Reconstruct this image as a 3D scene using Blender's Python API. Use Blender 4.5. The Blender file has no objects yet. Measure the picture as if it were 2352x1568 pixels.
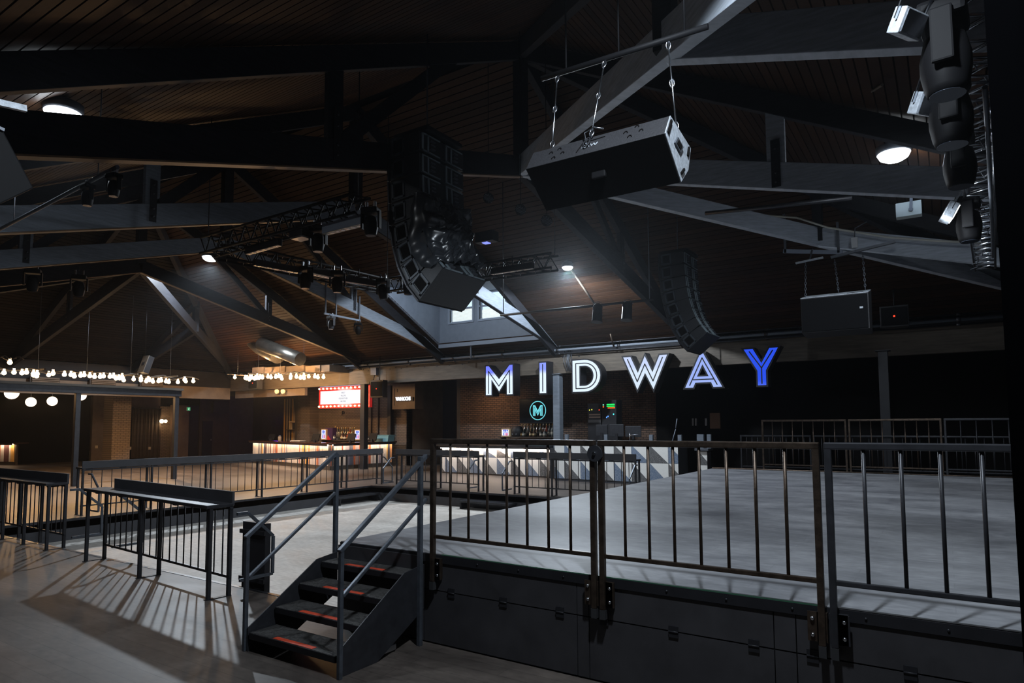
import bpy, bmesh, math, random
from mathutils import Vector, Matrix
random.seed(7)
S = bpy.context.scene
COL = S.collection
R = math.radians

# ------------------------------------------------------------------ camera
F, PIT, ROL, YAW, CX, CY = 1508.0, R(4.185), R(-.29), R(33.376), 1176.0, 865.0
CAM = Vector((0, 0, 1.94))
fw = Vector((-math.sin(YAW) * math.cos(PIT), math.cos(YAW) * math.cos(PIT), math.sin(PIT)))
rt0 = fw.cross(Vector((0, 0, 1))).normalized()
up0 = rt0.cross(fw)
RT = rt0 * math.cos(ROL) + up0 * math.sin(ROL)
UP = -rt0 * math.sin(ROL) + up0 * math.cos(ROL)
cd = bpy.data.cameras.new('camera')
cam = bpy.data.objects.new('camera', cd)
COL.objects.link(cam)
cam.matrix_world = Matrix.Translation(CAM) @ Matrix((RT, UP, -fw)).transposed().to_4x4()
cd.sensor_width = 36
cd.lens = 36 * F / 2352
cd.shift_y = (CY - 784) / 2352
cd.clip_end = 200
S.camera = cam

def _ray(x, y): return fw + RT * ((x - CX) / F) - UP * ((y - CY) / F)
def onX(x, y, v): d = _ray(x, y); return CAM + d * (v / d.x)
def onY(x, y, v): d = _ray(x, y); return CAM + d * (v / d.y)
def onZ(x, y, v): d = _ray(x, y); return CAM + d * ((v - CAM.z) / d.z)

# ------------------------------------------------------------------ view + world
S.view_settings.view_transform = 'Standard'
S.view_settings.look = 'None'
S.view_settings.gamma = 1
S.view_settings.use_curve_mapping = False
S.view_settings.exposure = 0.0
w = bpy.data.worlds.new('world'); S.world = w; w.use_nodes = True
w.node_tree.nodes['Background'].inputs[0].default_value = (.55, .7, 1, 1)
w.node_tree.nodes['Background'].inputs[1].default_value = .0015

def light(name, kind, loc, power, col=(1, 1, 1), size=.1, rot=None, spot=None, blend=.5):
    l = bpy.data.lights.new(name, kind); l.energy = power; l.color = col
    if kind == 'AREA': l.size = size
    else: l.shadow_soft_size = size
    if spot: l.spot_size = R(spot); l.spot_blend = blend
    o = bpy.data.objects.new(name, l); COL.objects.link(o); o.location = loc
    if rot: o.rotation_euler = rot
    return o
COOL = (.80, .90, 1.0)
WARM = (1.0, .56, .24)
# ceiling lamps (the white discs on the roof slopes), each shining down
LAMPS = [(Vector((-9.0, 3.54, 5.88)), 230, 'cool white disc lamp on the front roof slope, far left of the photo'),
         (Vector((-22.54, 13.9, 8.25)), 2900, 'cool white disc lamp glowing beside the lighting truss, left of centre'),
         (Vector((-9.19, 16.98, 6.65)), 1500, 'small cool white lamp on the lit plank ceiling right of the dormer'),
         (Vector((-.52, 12.21, 6.39)), 330, 'cool white disc lamp above the grey roof beam at right')]
for (p, e, _), cone in zip(LAMPS, (150, 143, 178, 150)):
    light('ceiling_lamp_light', 'SPOT', p - Vector((0, 0, .28)), e, COOL, .14, (0, 0, 0), cone, .1)
light('stage_lamp_light', 'SPOT', (-.75, 2.7, 5.35), 720, COOL, .12, (R(5), R(-9), 0), 179, .04)
light('dormer_bay_lamp_light', 'SPOT', (-14.06, 15.84, 7.0), 430, COOL, .14, (R(24), 0, 0), 165, .12)

# ------------------------------------------------------------------ helpers
WL = {}
def wl(o): return WL.get(o.name, Vector((0, 0, 0)))

def _nt(name):
    m = bpy.data.materials.new(name); m.use_nodes = True
    nt = m.node_tree; b = nt.nodes['Principled BSDF']
    return m, nt, b
def srgb(r, g, b):
    f = lambda c: (c / 255 / 12.92) if c / 255 <= .04045 else ((c / 255 + .055) / 1.055) ** 2.4
    return (f(r), f(g), f(b), 1)
def mat(name, col, rough=.6, metal=0, noise=0, scale=6, bump=0, stretch=None, emit=None, es=0, spec=None, rnd=0):
    m, nt, b = _nt(name)
    col = tuple(col) + ((1,) if len(col) == 3 else ())
    b.inputs['Base Color'].default_value = col
    b.inputs['Roughness'].default_value = rough
    b.inputs['Metallic'].default_value = metal
    if spec is not None: b.inputs['Specular IOR Level'].default_value = spec
    if emit:
        b.inputs['Emission Color'].default_value = tuple(emit) + ((1,) if len(emit) == 3 else ())
        b.inputs['Emission Strength'].default_value = es
    if noise or bump or rnd:
        tc = nt.nodes.new('ShaderNodeTexCoord'); mp = nt.nodes.new('ShaderNodeMapping')
        nt.links.new(tc.outputs['Object'], mp.inputs[0])
        if stretch: mp.inputs['Scale'].default_value = stretch
        nz = nt.nodes.new('ShaderNodeTexNoise'); nz.inputs['Scale'].default_value = scale
        nz.inputs['Detail'].default_value = 6; nz.inputs['Roughness'].default_value = .65
        nt.links.new(mp.outputs[0], nz.inputs['Vector'])
        src = nz.outputs['Fac']
        if noise:
            mr = nt.nodes.new('ShaderNodeMapRange')
            mr.inputs[1].default_value = .3; mr.inputs[2].default_value = .7
            mr.inputs[3].default_value = 1 - noise; mr.inputs[4].default_value = 1 + noise
            nt.links.new(src, mr.inputs[0])
            val = mr.outputs[0]
            if rnd:
                oi = nt.nodes.new('ShaderNodeObjectInfo'); m2 = nt.nodes.new('ShaderNodeMapRange')
                m2.inputs[3].default_value = 1 - rnd; m2.inputs[4].default_value = 1 + rnd
                nt.links.new(oi.outputs['Random'], m2.inputs[0])
                mm = nt.nodes.new('ShaderNodeMath'); mm.operation = 'MULTIPLY'
                nt.links.new(val, mm.inputs[0]); nt.links.new(m2.outputs[0], mm.inputs[1]); val = mm.outputs[0]
            vm = nt.nodes.new('ShaderNodeVectorMath'); vm.operation = 'SCALE'
            vm.inputs[0].default_value = col[:3]
            nt.links.new(val, vm.inputs['Scale']); nt.links.new(vm.outputs[0], b.inputs['Base Color'])
        if bump:
            bp = nt.nodes.new('ShaderNodeBump'); bp.inputs['Strength'].default_value = bump
            bp.inputs['Distance'].default_value = .02
            nt.links.new(src, bp.inputs['Height']); nt.links.new(bp.outputs[0], b.inputs['Normal'])
    return m
def emis(name, col, st):
    m = bpy.data.materials.new(name); m.use_nodes = True; nt = m.node_tree; nt.nodes.clear()
    e = nt.nodes.new('ShaderNodeEmission'); o = nt.nodes.new('ShaderNodeOutputMaterial')
    e.inputs[0].default_value = tuple(col[:3]) + (1,); e.inputs[1].default_value = st
    nt.links.new(e.outputs[0], o.inputs[0]); return m
def brick_mat(name, c1, c2, mortar, bw=.22, bh=.075, axis='XZ', rough=.8):
    m, nt, b = _nt(name); b.inputs['Roughness'].default_value = rough
    tc = nt.nodes.new('ShaderNodeTexCoord'); sp = nt.nodes.new('ShaderNodeSeparateXYZ'); cb = nt.nodes.new('ShaderNodeCombineXYZ')
    nt.links.new(tc.outputs['Object'], sp.inputs[0])
    nt.links.new(sp.outputs[axis[0]], cb.inputs[0]); nt.links.new(sp.outputs['Z'], cb.inputs[1])
    br = nt.nodes.new('ShaderNodeTexBrick'); br.inputs['Scale'].default_value = 1
    br.inputs['Brick Width'].default_value = bw; br.inputs['Row Height'].default_value = bh
    br.inputs['Mortar Size'].default_value = .012; br.inputs['Color1'].default_value = tuple(c1) + (1,)
    br.inputs['Color2'].default_value = tuple(c2) + (1,); br.inputs['Mortar'].default_value = tuple(mortar) + (1,)
    nt.links.new(cb.outputs[0], br.inputs['Vector']); nt.links.new(br.outputs['Color'], b.inputs['Base Color'])
    bp = nt.nodes.new('ShaderNodeBump'); bp.invert = True; bp.inputs['Strength'].default_value = .6; bp.inputs['Distance'].default_value = .02
    nt.links.new(br.outputs['Fac'], bp.inputs['Height']); nt.links.new(bp.outputs[0], b.inputs['Normal'])
    return m
def floor_mat(name, c1, c2, tile=(1.2, .18), joint=.35, rough=.55, stain=None):
    m, nt, b = _nt(name); L = nt.links.new
    tc = nt.nodes.new('ShaderNodeTexCoord')
    br = nt.nodes.new('ShaderNodeTexBrick'); br.inputs['Scale'].default_value = 1
    br.inputs['Brick Width'].default_value = tile[0]; br.inputs['Row Height'].default_value = tile[1]
    br.inputs['Mortar Size'].default_value = .004; br.inputs['Bias'].default_value = -.2
    br.inputs['Color1'].default_value = (1, 1, 1, 1); br.inputs['Color2'].default_value = (.86, .86, .86, 1)
    br.inputs['Mortar'].default_value = (1 - joint,) * 3 + (1,)
    L(tc.outputs['Object'], br.inputs['Vector'])
    mp = nt.nodes.new('ShaderNodeMapping'); mp.inputs['Scale'].default_value = (.8, 1.4, 1); L(tc.outputs['Object'], mp.inputs[0])
    n1 = nt.nodes.new('ShaderNodeTexNoise'); n1.inputs['Scale'].default_value = 1.1; n1.inputs['Detail'].default_value = 9; n1.inputs['Roughness'].default_value = .68
    n1.inputs['Distortion'].default_value = .6
    L(mp.outputs[0], n1.inputs['Vector'])
    cr = nt.nodes.new('ShaderNodeValToRGB'); cr.color_ramp.elements[0].position = .32; cr.color_ramp.elements[1].position = .68
    cr.color_ramp.elements[0].color = tuple(c1) + (1,); cr.color_ramp.elements[1].color = tuple(c2) + (1,)
    L(n1.outputs['Fac'], cr.inputs[0])
    n2 = nt.nodes.new('ShaderNodeTexNoise'); n2.inputs['Scale'].default_value = 14; n2.inputs['Detail'].default_value = 5
    mp2 = nt.nodes.new('ShaderNodeMapping'); mp2.inputs['Scale'].default_value = (.6, 1.4, 1); L(tc.outputs['Object'], mp2.inputs[0]); L(mp2.outputs[0], n2.inputs['Vector'])
    r2 = nt.nodes.new('ShaderNodeMapRange'); r2.inputs[1].default_value = .3; r2.inputs[2].default_value = .7; r2.inputs[3].default_value = .82; r2.inputs[4].default_value = 1.15
    L(n2.outputs['Fac'], r2.inputs[0])
    mx = nt.nodes.new('ShaderNodeMix'); mx.data_type = 'RGBA'; mx.blend_type = 'MULTIPLY'; mx.inputs[0].default_value = 1
    L(cr.outputs[0], mx.inputs[6]); L(br.outputs['Color'], mx.inputs[7])
    vm = nt.nodes.new('ShaderNodeVectorMath'); vm.operation = 'SCALE'; L(mx.outputs[2], vm.inputs[0]); L(r2.outputs[0], vm.inputs['Scale'])
    L(vm.outputs[0], b.inputs['Base Color'])
    rr = nt.nodes.new('ShaderNodeMapRange'); rr.inputs[3].default_value = rough - .12; rr.inputs[4].default_value = rough + .15
    L(n1.outputs['Fac'], rr.inputs[0]); L(rr.outputs[0], b.inputs['Roughness'])
    bp = nt.nodes.new('ShaderNodeBump'); bp.inputs['Strength'].default_value = .15; bp.inputs['Distance'].default_value = .005
    L(n2.outputs['Fac'], bp.inputs['Height']); L(bp.outputs[0], b.inputs['Normal'])
    return m
def speck_mat(name, base, dark, amt=.5, scale=220):
    m, nt, b = _nt(name); b.inputs['Roughness'].default_value = .45
    tc = nt.nodes.new('ShaderNodeTexCoord'); v = nt.nodes.new('ShaderNodeTexVoronoi'); v.inputs['Scale'].default_value = scale
    nt.links.new(tc.outputs['Object'], v.inputs['Vector'])
    cr = nt.nodes.new('ShaderNodeValToRGB'); cr.color_ramp.interpolation = 'CONSTANT'
    cr.color_ramp.elements[0].color = tuple(dark) + (1,); cr.color_ramp.elements[1].position = amt; cr.color_ramp.elements[1].color = tuple(base) + (1,)
    sp = nt.nodes.new('ShaderNodeSeparateXYZ'); nt.links.new(v.outputs['Color'], sp.inputs[0]); nt.links.new(sp.outputs[0], cr.inputs[0])
    nt.links.new(cr.outputs[0], b.inputs['Base Color']); return m

class MB:
    def __init__(s): s.v = []; s.f = []; s.sm = []
    def add(s, vs, fs, smooth=False):
        n = len(s.v); s.v += [Vector(v) for v in vs]; s.f += [tuple(i + n for i in f) for f in fs]; s.sm += [smooth] * len(fs); return s
    def box(s, a, b):
        x0, y0, z0 = a; x1, y1, z1 = b
        return s.add([(x0, y0, z0), (x1, y0, z0), (x1, y1, z0), (x0, y1, z0), (x0, y0, z1), (x1, y0, z1), (x1, y1, z1), (x0, y1, z1)],
                     [(0, 3, 2, 1), (4, 5, 6, 7), (0, 1, 5, 4), (1, 2, 6, 5), (2, 3, 7, 6), (3, 0, 4, 7)])
    def bar(s, p, q, wd, ht, up=(0, 0, 1), dz=0):
        """box beam from p to q, wd wide, ht deep (centred on the line, shifted dz along its own up)"""
        p, q, up = Vector(p), Vector(q), Vector(up); d = (q - p).normalized()
        if abs(d.dot(up)) > .99: up = Vector((0, 1, 0))
        sd = d.cross(up).normalized() * (wd / 2); u = sd.cross(d).normalized(); o = u * dz; u = u * (ht / 2)
        vs = [p - sd - u + o, p + sd - u + o, p + sd + u + o, p - sd + u + o, q - sd - u + o, q + sd - u + o, q + sd + u + o, q - sd + u + o]
        return s.add(vs, [(0, 3, 2, 1), (4, 5, 6, 7), (0, 1, 5, 4), (1, 2, 6, 5), (2, 3, 7, 6), (3, 0, 4, 7)])
    def tube(s, pts, r, n=8, closed=False):
        pts = [Vector(p) for p in pts]; N = len(pts); rings = []; prev = None
        for i, p in enumerate(pts):
            if closed: d = pts[(i + 1) % N] - pts[i - 1]
            else: d = pts[min(i + 1, N - 1)] - pts[max(i - 1, 0)]
            d.normalize()
            if prev is None:
                a = Vector((0, 0, 1)) if abs(d.z) < .9 else Vector((1, 0, 0)); prev = d.cross(a).normalized()
            prev = (prev - d * prev.dot(d)).normalized(); b = d.cross(prev)
            rr = r[i] if isinstance(r, (list, tuple)) else r
            rings.append([p + (prev * math.cos(2 * math.pi * k / n) + b * math.sin(2 * math.pi * k / n)) * rr for k in range(n)])
        vs = [v for g in rings for v in g]; fs = []
        for i in range(N if closed else N - 1):
            j = (i + 1) % N
            for k in range(n): fs.append((i * n + k, i * n + (k + 1) % n, j * n + (k + 1) % n, j * n + k))
        s.add(vs, fs, True)
        if not closed:
            m = len(s.v) - len(vs)
            s.f.append(tuple(m + k for k in range(n))[::-1]); s.f.append(tuple(m + (N - 1) * n + k for k in range(n))); s.sm += [False, False]
        return s
    def prism(s, poly, o, u, v, w):
        """2-D polygon in plane o + a*u + b*v, extruded by vector w"""
        o, u, v, w = Vector(o), Vector(u), Vector(v), Vector(w); n = len(poly)
        a = [o + u * x + v * y for x, y in poly]; vs = a + [p + w for p in a]
        fs = [tuple(range(n))[::-1], tuple(range(n, 2 * n))] + [(i, (i + 1) % n, n + (i + 1) % n, n + i) for i in range(n)]
        return s.add(vs, fs)
    def lathe(s, c, prof, n=16, axis=(0, 0, 1)):
        c, ax = Vector(c), Vector(axis).normalized(); a = ax.cross(Vector((1, 0, 0)) if abs(ax.x) < .9 else Vector((0, 1, 0))).normalized(); b = ax.cross(a)
        vs = [c + ax * z + (a * math.cos(2 * math.pi * k / n) + b * math.sin(2 * math.pi * k / n)) * max(r, 1e-4) for r, z in prof for k in range(n)]
        fs = [(i * n + k, i * n + (k + 1) % n, (i + 1) * n + (k + 1) % n, (i + 1) * n + k) for i in range(len(prof) - 1) for k in range(n)]
        s.add(vs, fs, True); m = len(s.v) - len(vs)
        s.f.append(tuple(m + k for k in range(n))[::-1]); s.f.append(tuple(m + (len(prof) - 1) * n + k for k in range(n))); s.sm += [False, False]
        return s
    def build(s, name, m, parent=None, bevel=0, loc=None):
        me = bpy.data.meshes.new(name); o = bpy.data.objects.new(name, me); COL.objects.link(o)
        base = wl(parent) if parent else Vector((0, 0, 0))
        if parent is None and loc is None and s.v:   # origin at the base centre
            loc = sum(s.v, Vector()) / len(s.v); loc.z = min(v.z for v in s.v)
        org = Vector(loc) if loc is not None else base
        me.from_pydata([tuple(v - org) for v in s.v], [], s.f)
        me.polygons.foreach_set('use_smooth', s.sm)
        bm = bmesh.new(); bm.from_mesh(me); bmesh.ops.recalc_face_normals(bm, faces=bm.faces)
        if bevel: bmesh.ops.bevel(bm, geom=[e for e in bm.edges if len(e.link_faces) == 2 and e.calc_face_angle(0) > .6], offset=bevel, segments=2, affect='EDGES', profile=.6)
        bm.to_mesh(me); bm.free()
        me.materials.append(m)
        if parent: o.parent = parent; o.location = org - base
        else: o.location = org
        WL[o.name] = org
        return o
def thing(name, label, cat, loc=(0, 0, 0), group=None):
    o = bpy.data.objects.new(name, None); COL.objects.link(o); o.empty_display_size = .1
    o.location = loc; WL[o.name] = Vector(loc); o['label'] = label; o['category'] = cat
    if group: o['group'] = group
    return o
def tag(o, label, cat, group=None):
    o['label'] = label; o['category'] = cat
    if group: o['group'] = group
    return o
def struct(o): o['kind'] = 'structure'; return o
def inst(src, parent, worldpos):
    """share the mesh of part src, placed at worldpos under parent"""
    c = src.copy(); COL.objects.link(c); c.parent = parent; c.location = Vector(worldpos) - wl(parent); WL[c.name] = Vector(worldpos); return c
def copy_thing(src, loc, label, rotz=0, group=None):
    def rec(o, par):
        c = o.copy(); COL.objects.link(c); c.parent = par
        for ch in list(o.children): rec(ch, c)
        return c
    c = rec(src, None); c.location = loc; c.rotation_euler[2] += rotz; c['label'] = label
    if group: c['group'] = group
    return c

def text_mesh(name, body, size, m, parent, origin, u, v, n, depth=.01, squeeze=1.0, align='CENTER', bold=0.0):
    """flat lettering standing in the plane u (reading direction), v (up), facing n"""
    cu = bpy.data.curves.new(name, 'FONT'); cu.body = body; cu.size = size; cu.align_x = align; cu.extrude = depth / 2; cu.offset = bold
    t = bpy.data.objects.new('t', cu); COL.objects.link(t)
    dg = bpy.context.evaluated_depsgraph_get(); me = bpy.data.meshes.new_from_object(t.evaluated_get(dg))
    bpy.data.objects.remove(t)
    u, v, n = Vector(u).normalized() * squeeze, Vector(v).normalized(), Vector(n).normalized(); org = wl(parent) if parent else Vector()
    for q in me.vertices:
        c = q.co.copy(); q.co = Vector(origin) - org + u * c.x + v * c.y + n * c.z
    me.materials.clear(); me.materials.append(m)
    o = bpy.data.objects.new(name, me); COL.objects.link(o)
    if parent: o.parent = parent; WL[o.name] = org
    return o

# ------------------------------------------------------------------ materials
M = {}
M['stagefloor'] = floor_mat('stage floor', (.12, .125, .14), (.33, .335, .355), (1.22, .18), .16, .55)
M['floor'] = floor_mat('worn board floor', (.042, .034, .030), (.13, .107, .092), (1.5, .16), .35, .5)
M['pitfloor'] = floor_mat('worn tile floor', (.46, .425, .385), (.70, .665, .615), (.45, .3), .25, .6)
M['black'] = mat('black paint', (.014, .014, .017), .55, 0, .2, 5, spec=.3)
M['blacksteel'] = mat('black steel', (.035, .036, .042), .42, .4, .25, 9, .05)
M['blue_steel'] = mat('worn dark steel rail', (.11, .125, .15), .38, .6, .3, 12)
M['bronze'] = mat('raw brown steel', (.085, .062, .047), .42, .8, .45, 14, .08)
M['fascia'] = mat('dark charcoal plywood', (.035, .034, .038), .5, 0, .25, 3, .03)
M['charcoal'] = mat('charcoal painted wall', (.04, .041, .048), .6, 0, .2, 3)
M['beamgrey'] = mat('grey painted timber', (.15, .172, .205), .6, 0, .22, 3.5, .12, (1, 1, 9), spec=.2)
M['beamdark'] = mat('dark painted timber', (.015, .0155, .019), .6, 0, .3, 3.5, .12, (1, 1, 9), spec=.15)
M['plank_shaded'] = mat('brown plank with shade', (.009, .007, .006), .7, 0, .3, 3, .1, (1, 14, 1), rnd=.3, spec=.1)  # darker plank copy: the shade over the left hip is in its colour
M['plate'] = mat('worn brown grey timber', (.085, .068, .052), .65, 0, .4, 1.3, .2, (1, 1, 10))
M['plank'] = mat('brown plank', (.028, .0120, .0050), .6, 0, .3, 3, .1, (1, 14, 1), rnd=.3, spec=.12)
M['warm_underside'] = mat('timber underside with warm light', (.16, .10, .06), .55, 0, .25, 3, spec=.25)  # warm festoon light on the chord undersides, put into the colour
M['beamlit'] = mat('grey timber with lamplight', (.42, .465, .53), .6, 0, .2, 3.5, .12, (1, 1, 9), spec=.2)  # paler copy of the grey timber, lamplight on the right beams painted in
M['backing'] = mat('roof backing', (.004, .0035, .0035), .9, spec=.1)
M['dormer'] = mat('dormer grey paint', (.17, .20, .25), .6, 0, .1, 4)
M['trimgrey'] = mat('dormer trim paint', (.24, .28, .35), .5)
M['brick_dark'] = brick_mat('dark brown brick', (.16, .095, .062), (.09, .055, .04), (.012, .009, .008), .24, .085)
M['brick_tan'] = brick_mat('taupe painted brick', (.13, .095, .07), (.11, .082, .062), (.05, .037, .03), .23, .08)
M['brick_x'] = brick_mat('taupe painted brick side', (.17, .125, .09), (.14, .105, .078), (.055, .04, .03), .25, .09, 'YZ')
M['taupe'] = mat('taupe painted panel', (.15, .11, .08), .65, 0, .2, 2, .05)
M['browndark'] = mat('dark brown wall', (.05, .038, .03), .7, 0, .2, 2)
M['speaker'] = mat('speaker textured paint', (.022, .022, .025), .55, 0, .25, 60, .3)
M['speakermetal'] = mat('speaker side paint', (.46, .50, .55), .5, .1, .35, 30, .2)
M['grille'] = mat('black speaker grille', (.006, .006, .007), .8, 0, .2, 200, .4, spec=.1)
M['chrome'] = mat('bright steel', (.6, .63, .68), .25, 1)
M['galv'] = mat('galvanised strut', (.10, .11, .13), .5, .4, .2, 8)
M['duct'] = mat('galvanised duct', (.30, .28, .25), .32, .9, .3, 3)
M['lamp'] = emis('lamp disc', (.88, .94, 1), 30)
M['bulb'] = emis('festoon bulb', (1.0, .66, .34), 14)
M['fixture'] = mat('black fixture shell', (.006, .006, .007), .6, spec=.12)
M['globe'] = emis('frosted globe', (1.0, .80, .58), 3.2)
M['plastic_bag'] = mat('black plastic sheet', (.03, .034, .04), .27, 0, spec=.8)
M['rubber'] = mat('black rubber', (.018, .018, .02), .8)
M['red'] = mat('orange red grip tape', (.62, .065, .025), .5, 0, .25, 40, emit=(.6, .05, .02), es=.0)
M['green'] = mat('green edge tape', (.06, .22, .12), .5)
M['curtain'] = mat('black drape', (.0006, .0006, .0008), .95, spec=.0)

# ------------------------------------------------------------------ structure: floors, walls
ST = .79                                    # stage height
PX0, PX1, PY0, PY1, PZ = -15.65, -5.1, 4.95, 15.45, -.45
fl = MB()
for a, b in (((-60, -5, -.2), (PX0, 34, 0)), ((PX1, -5, -.2), (8, 34, 0)), ((PX0, -5, -.2), (PX1, PY0, 0)), ((PX0, PY1, -.2), (PX1, 34, 0))): fl.box(a, b)
struct(fl.build('floor', M['floor'], loc=(0, 0, 0)))
struct(MB().box((PX0 - .1, PY0 - .1, PZ - .2), (PX1 + .1, PY1 + .1, PZ)).build('floor', M['pitfloor'], loc=(0, 0, PZ)))
for a, b, n in (((PX0 - .08, PY0, PZ), (PX0, PY1, -.04), 'wall_left'), ((PX0, PY1, PZ), (PX1, PY1 + .08, -.04), 'wall_back'), ((PX0, PY0 - .08, PZ), (PX1, PY0, -.04), 'wall_front')):
    ww = struct(MB().box(a, b).build(n, M['charcoal']))
    ww['label'] = 'dark painted side of the sunken dance floor'
for a, b in (((PX0 - .03, PY0, -.05), (PX0 + .02, PY1, .004)), ((PX0, PY1 - .02, -.05), (PX1, PY1 + .03, .004)), ((PX0, PY0 - .03, -.05), (PX1, PY0 + .02, .004))):
    struct(MB().box(a, b).build('trim_1', M['blacksteel']))
# back wall of the bars and the dark walls at the ends
BW = 23.9
struct(MB().box((-18.6, BW, 0), (-9.2, BW + .2, 5)).build('wall_back', M['brick_dark'], loc=(0, 0, 0)))
struct(MB().box((-9.2, BW, 0), (5.0, BW + .2, 5)).build('wall_back', M['backing']))
struct(MB().box((-30.0, BW, 0), (-21.7, BW + .2, 5)).build('wall_back', M['brick_tan'], loc=(0, 0, 0)))
struct(MB().box((-21.7, BW + 2.5, 0), (-18.6, BW + 2.7, 5)).build('wall_back', mat('dark navy wall', (.012, .02, .04), .7)))
struct(MB().box((-18.8, BW, 0), (-18.6, BW + 2.6, 5)).build('wall_right', M['charcoal']))
struct(MB().box((-21.9, BW, 0), (-21.7, BW + 2.6, 5)).build('wall_left', M['taupe']))
struct(MB().box((4.8, -5, 0), (5.0, BW, 10)).build('wall_right', M['charcoal']))
struct(MB().box((-56, 31.8, 0), (-30, 32, 6)).build('wall_back', M['browndark']))
struct(MB().box((-58.2, -5, 0), (-58, 32, 6)).build('wall_left', M['browndark']))
struct(MB().box((-30.2, BW, 0), (-30.0, 32, 5)).build('wall_right', M['browndark']))
# aisle ceiling behind the beam
struct(MB().box((-58, 21.05, 4.35), (5, 32, 4.5)).build('ceiling', M['black'], loc=(0, 0, 4.35)))
struct(MB().box((-58, -5, 3.95), (-31.9, 21.05, 4.1)).build('ceiling', M['black'], loc=(0, 0, 3.95)))

# ------------------------------------------------------------------ roof: hipped plank ceiling
B0, MS = 4.75, .52
X0, X1, Y0, Y1, YM = -31.66, 2.86, 1.14, 20.86, 11.0
HX0, HX1 = -21.8, -7.0
ZR = B0 + MS * (Y1 - YM)
bk = MB(); e = .10
bk.add([(X0, Y1, B0 + e), (X1, Y1, B0 + e), (HX1, YM, ZR + e), (HX0, YM, ZR + e), (X0, Y0, B0 + e), (X1, Y0, B0 + e),
        (X0, Y1, B0 + e + .2), (X1, Y1, B0 + e + .2), (HX1, YM, ZR + e + .2), (HX0, YM, ZR + e + .2), (X0, Y0, B0 + e + .2), (X1, Y0, B0 + e + .2)],
       [(4, 5, 2, 3), (5, 1, 2), (0, 4, 3), (10, 9, 8, 11), (11, 8, 7), (6, 9, 10)])
DX0, DX1, DY0, DY1, DZ = -16.72, -12.15, 16.55, 20.15, 7.02      # dormer
def bz(y): return B0 + MS * (Y1 - y)
# back slope backing in four strips round the dormer opening
def strip(xa0, xa1, xb0, xb1, ya, yb):
    bk.add([(xa0, ya, bz(ya) + e), (xa1, ya, bz(ya) + e), (xb1, yb, bz(yb) + e), (xb0, yb, bz(yb) + e)], [(0, 1, 2, 3)])
def hx(y): d = Y1 - y; return X0 + d, X1 - d
a0, a1 = hx(Y1); b0_, b1_ = hx(DY1); strip(a0, a1, b0_, b1_, Y1, DY1)
c0, c1 = hx(DY0); strip(b0_, DX0, c0, DX0, DY1, DY0); strip(DX1, b1_, DX1, c1, DY1, DY0)
d0, d1 = hx(YM); strip(c0, c1, d0, d1, DY0, YM)
roof = struct(bk.build('ceiling', M['backing'], loc=(0, 0, B0)))
PW = .152
def roofz(x, y): return B0 + MS * max(0, min(Y1 - y, y - Y0, X1 - x, x - X0)) + .06
def to_roof(p): return Vector((p[0], p[1], roofz(p[0], p[1])))
sl = math.hypot(1, MS)
def plank(pa, pb, qa, qb, nrm, pm='plank'):
    """four corners of a board (lower edge pa-pb, upper edge qa-qb), thickness along nrm"""
    t = Vector(nrm).normalized() * .03
    vs = [pa, pb, qb, qa]; m = MB(); m.add([v for v in vs] + [v + t for v in vs], [(0, 3, 2, 1), (4, 5, 6, 7), (0, 1, 5, 4), (1, 2, 6, 5), (2, 3, 7, 6), (3, 0, 4, 7)])
    return m.build('plank', M[pm], roof, loc=sum(vs, Vector()) / 4)
nrow = int((Y1 - YM) / PW)
dz = .05
for k in range(nrow):
    d0 = k * PW + .009; d1 = (k + 1) * PW - .012
    for side in (1, -1):
        yy0 = Y1 - d0 if side == 1 else Y0 + d0; yy1 = Y1 - d1 if side == 1 else Y0 + d1
        z0, z1 = B0 + MS * d0 + dz, B0 + MS * d1 + dz
        segs = [(X0 + d0, X1 - d0, X0 + d1, X1 - d1)]
        if side == 1 and DY0 < (yy0 + yy1) / 2 < DY1: segs = [(X0 + d0, DX0, X0 + d1, DX0), (DX1, X1 - d0, DX1, X1 - d1)]
        for s0, s1, t0, t1 in segs:
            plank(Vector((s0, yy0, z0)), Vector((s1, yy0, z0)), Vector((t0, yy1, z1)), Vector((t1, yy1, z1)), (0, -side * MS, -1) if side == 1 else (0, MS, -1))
    z0, z1 = B0 + MS * d0 + dz, B0 + MS * d1 + dz
    plank(Vector((X1 - d0, Y0 + d0, z0)), Vector((X1 - d0, Y1 - d0, z0)), Vector((X1 - d1, Y0 + d1, z1)), Vector((X1 - d1, Y1 - d1, z1)), (-MS, 0, -1))
    if k % 1 == 0:
        plank(Vector((X0 + d0, Y0 + d0, z0)), Vector((X0 + d0, Y1 - d0, z0)), Vector((X0 + d1, Y0 + d1, z1)), Vector((X0 + d1, Y1 - d1, z1)), (MS, 0, -1), 'plank_shaded')
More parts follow.
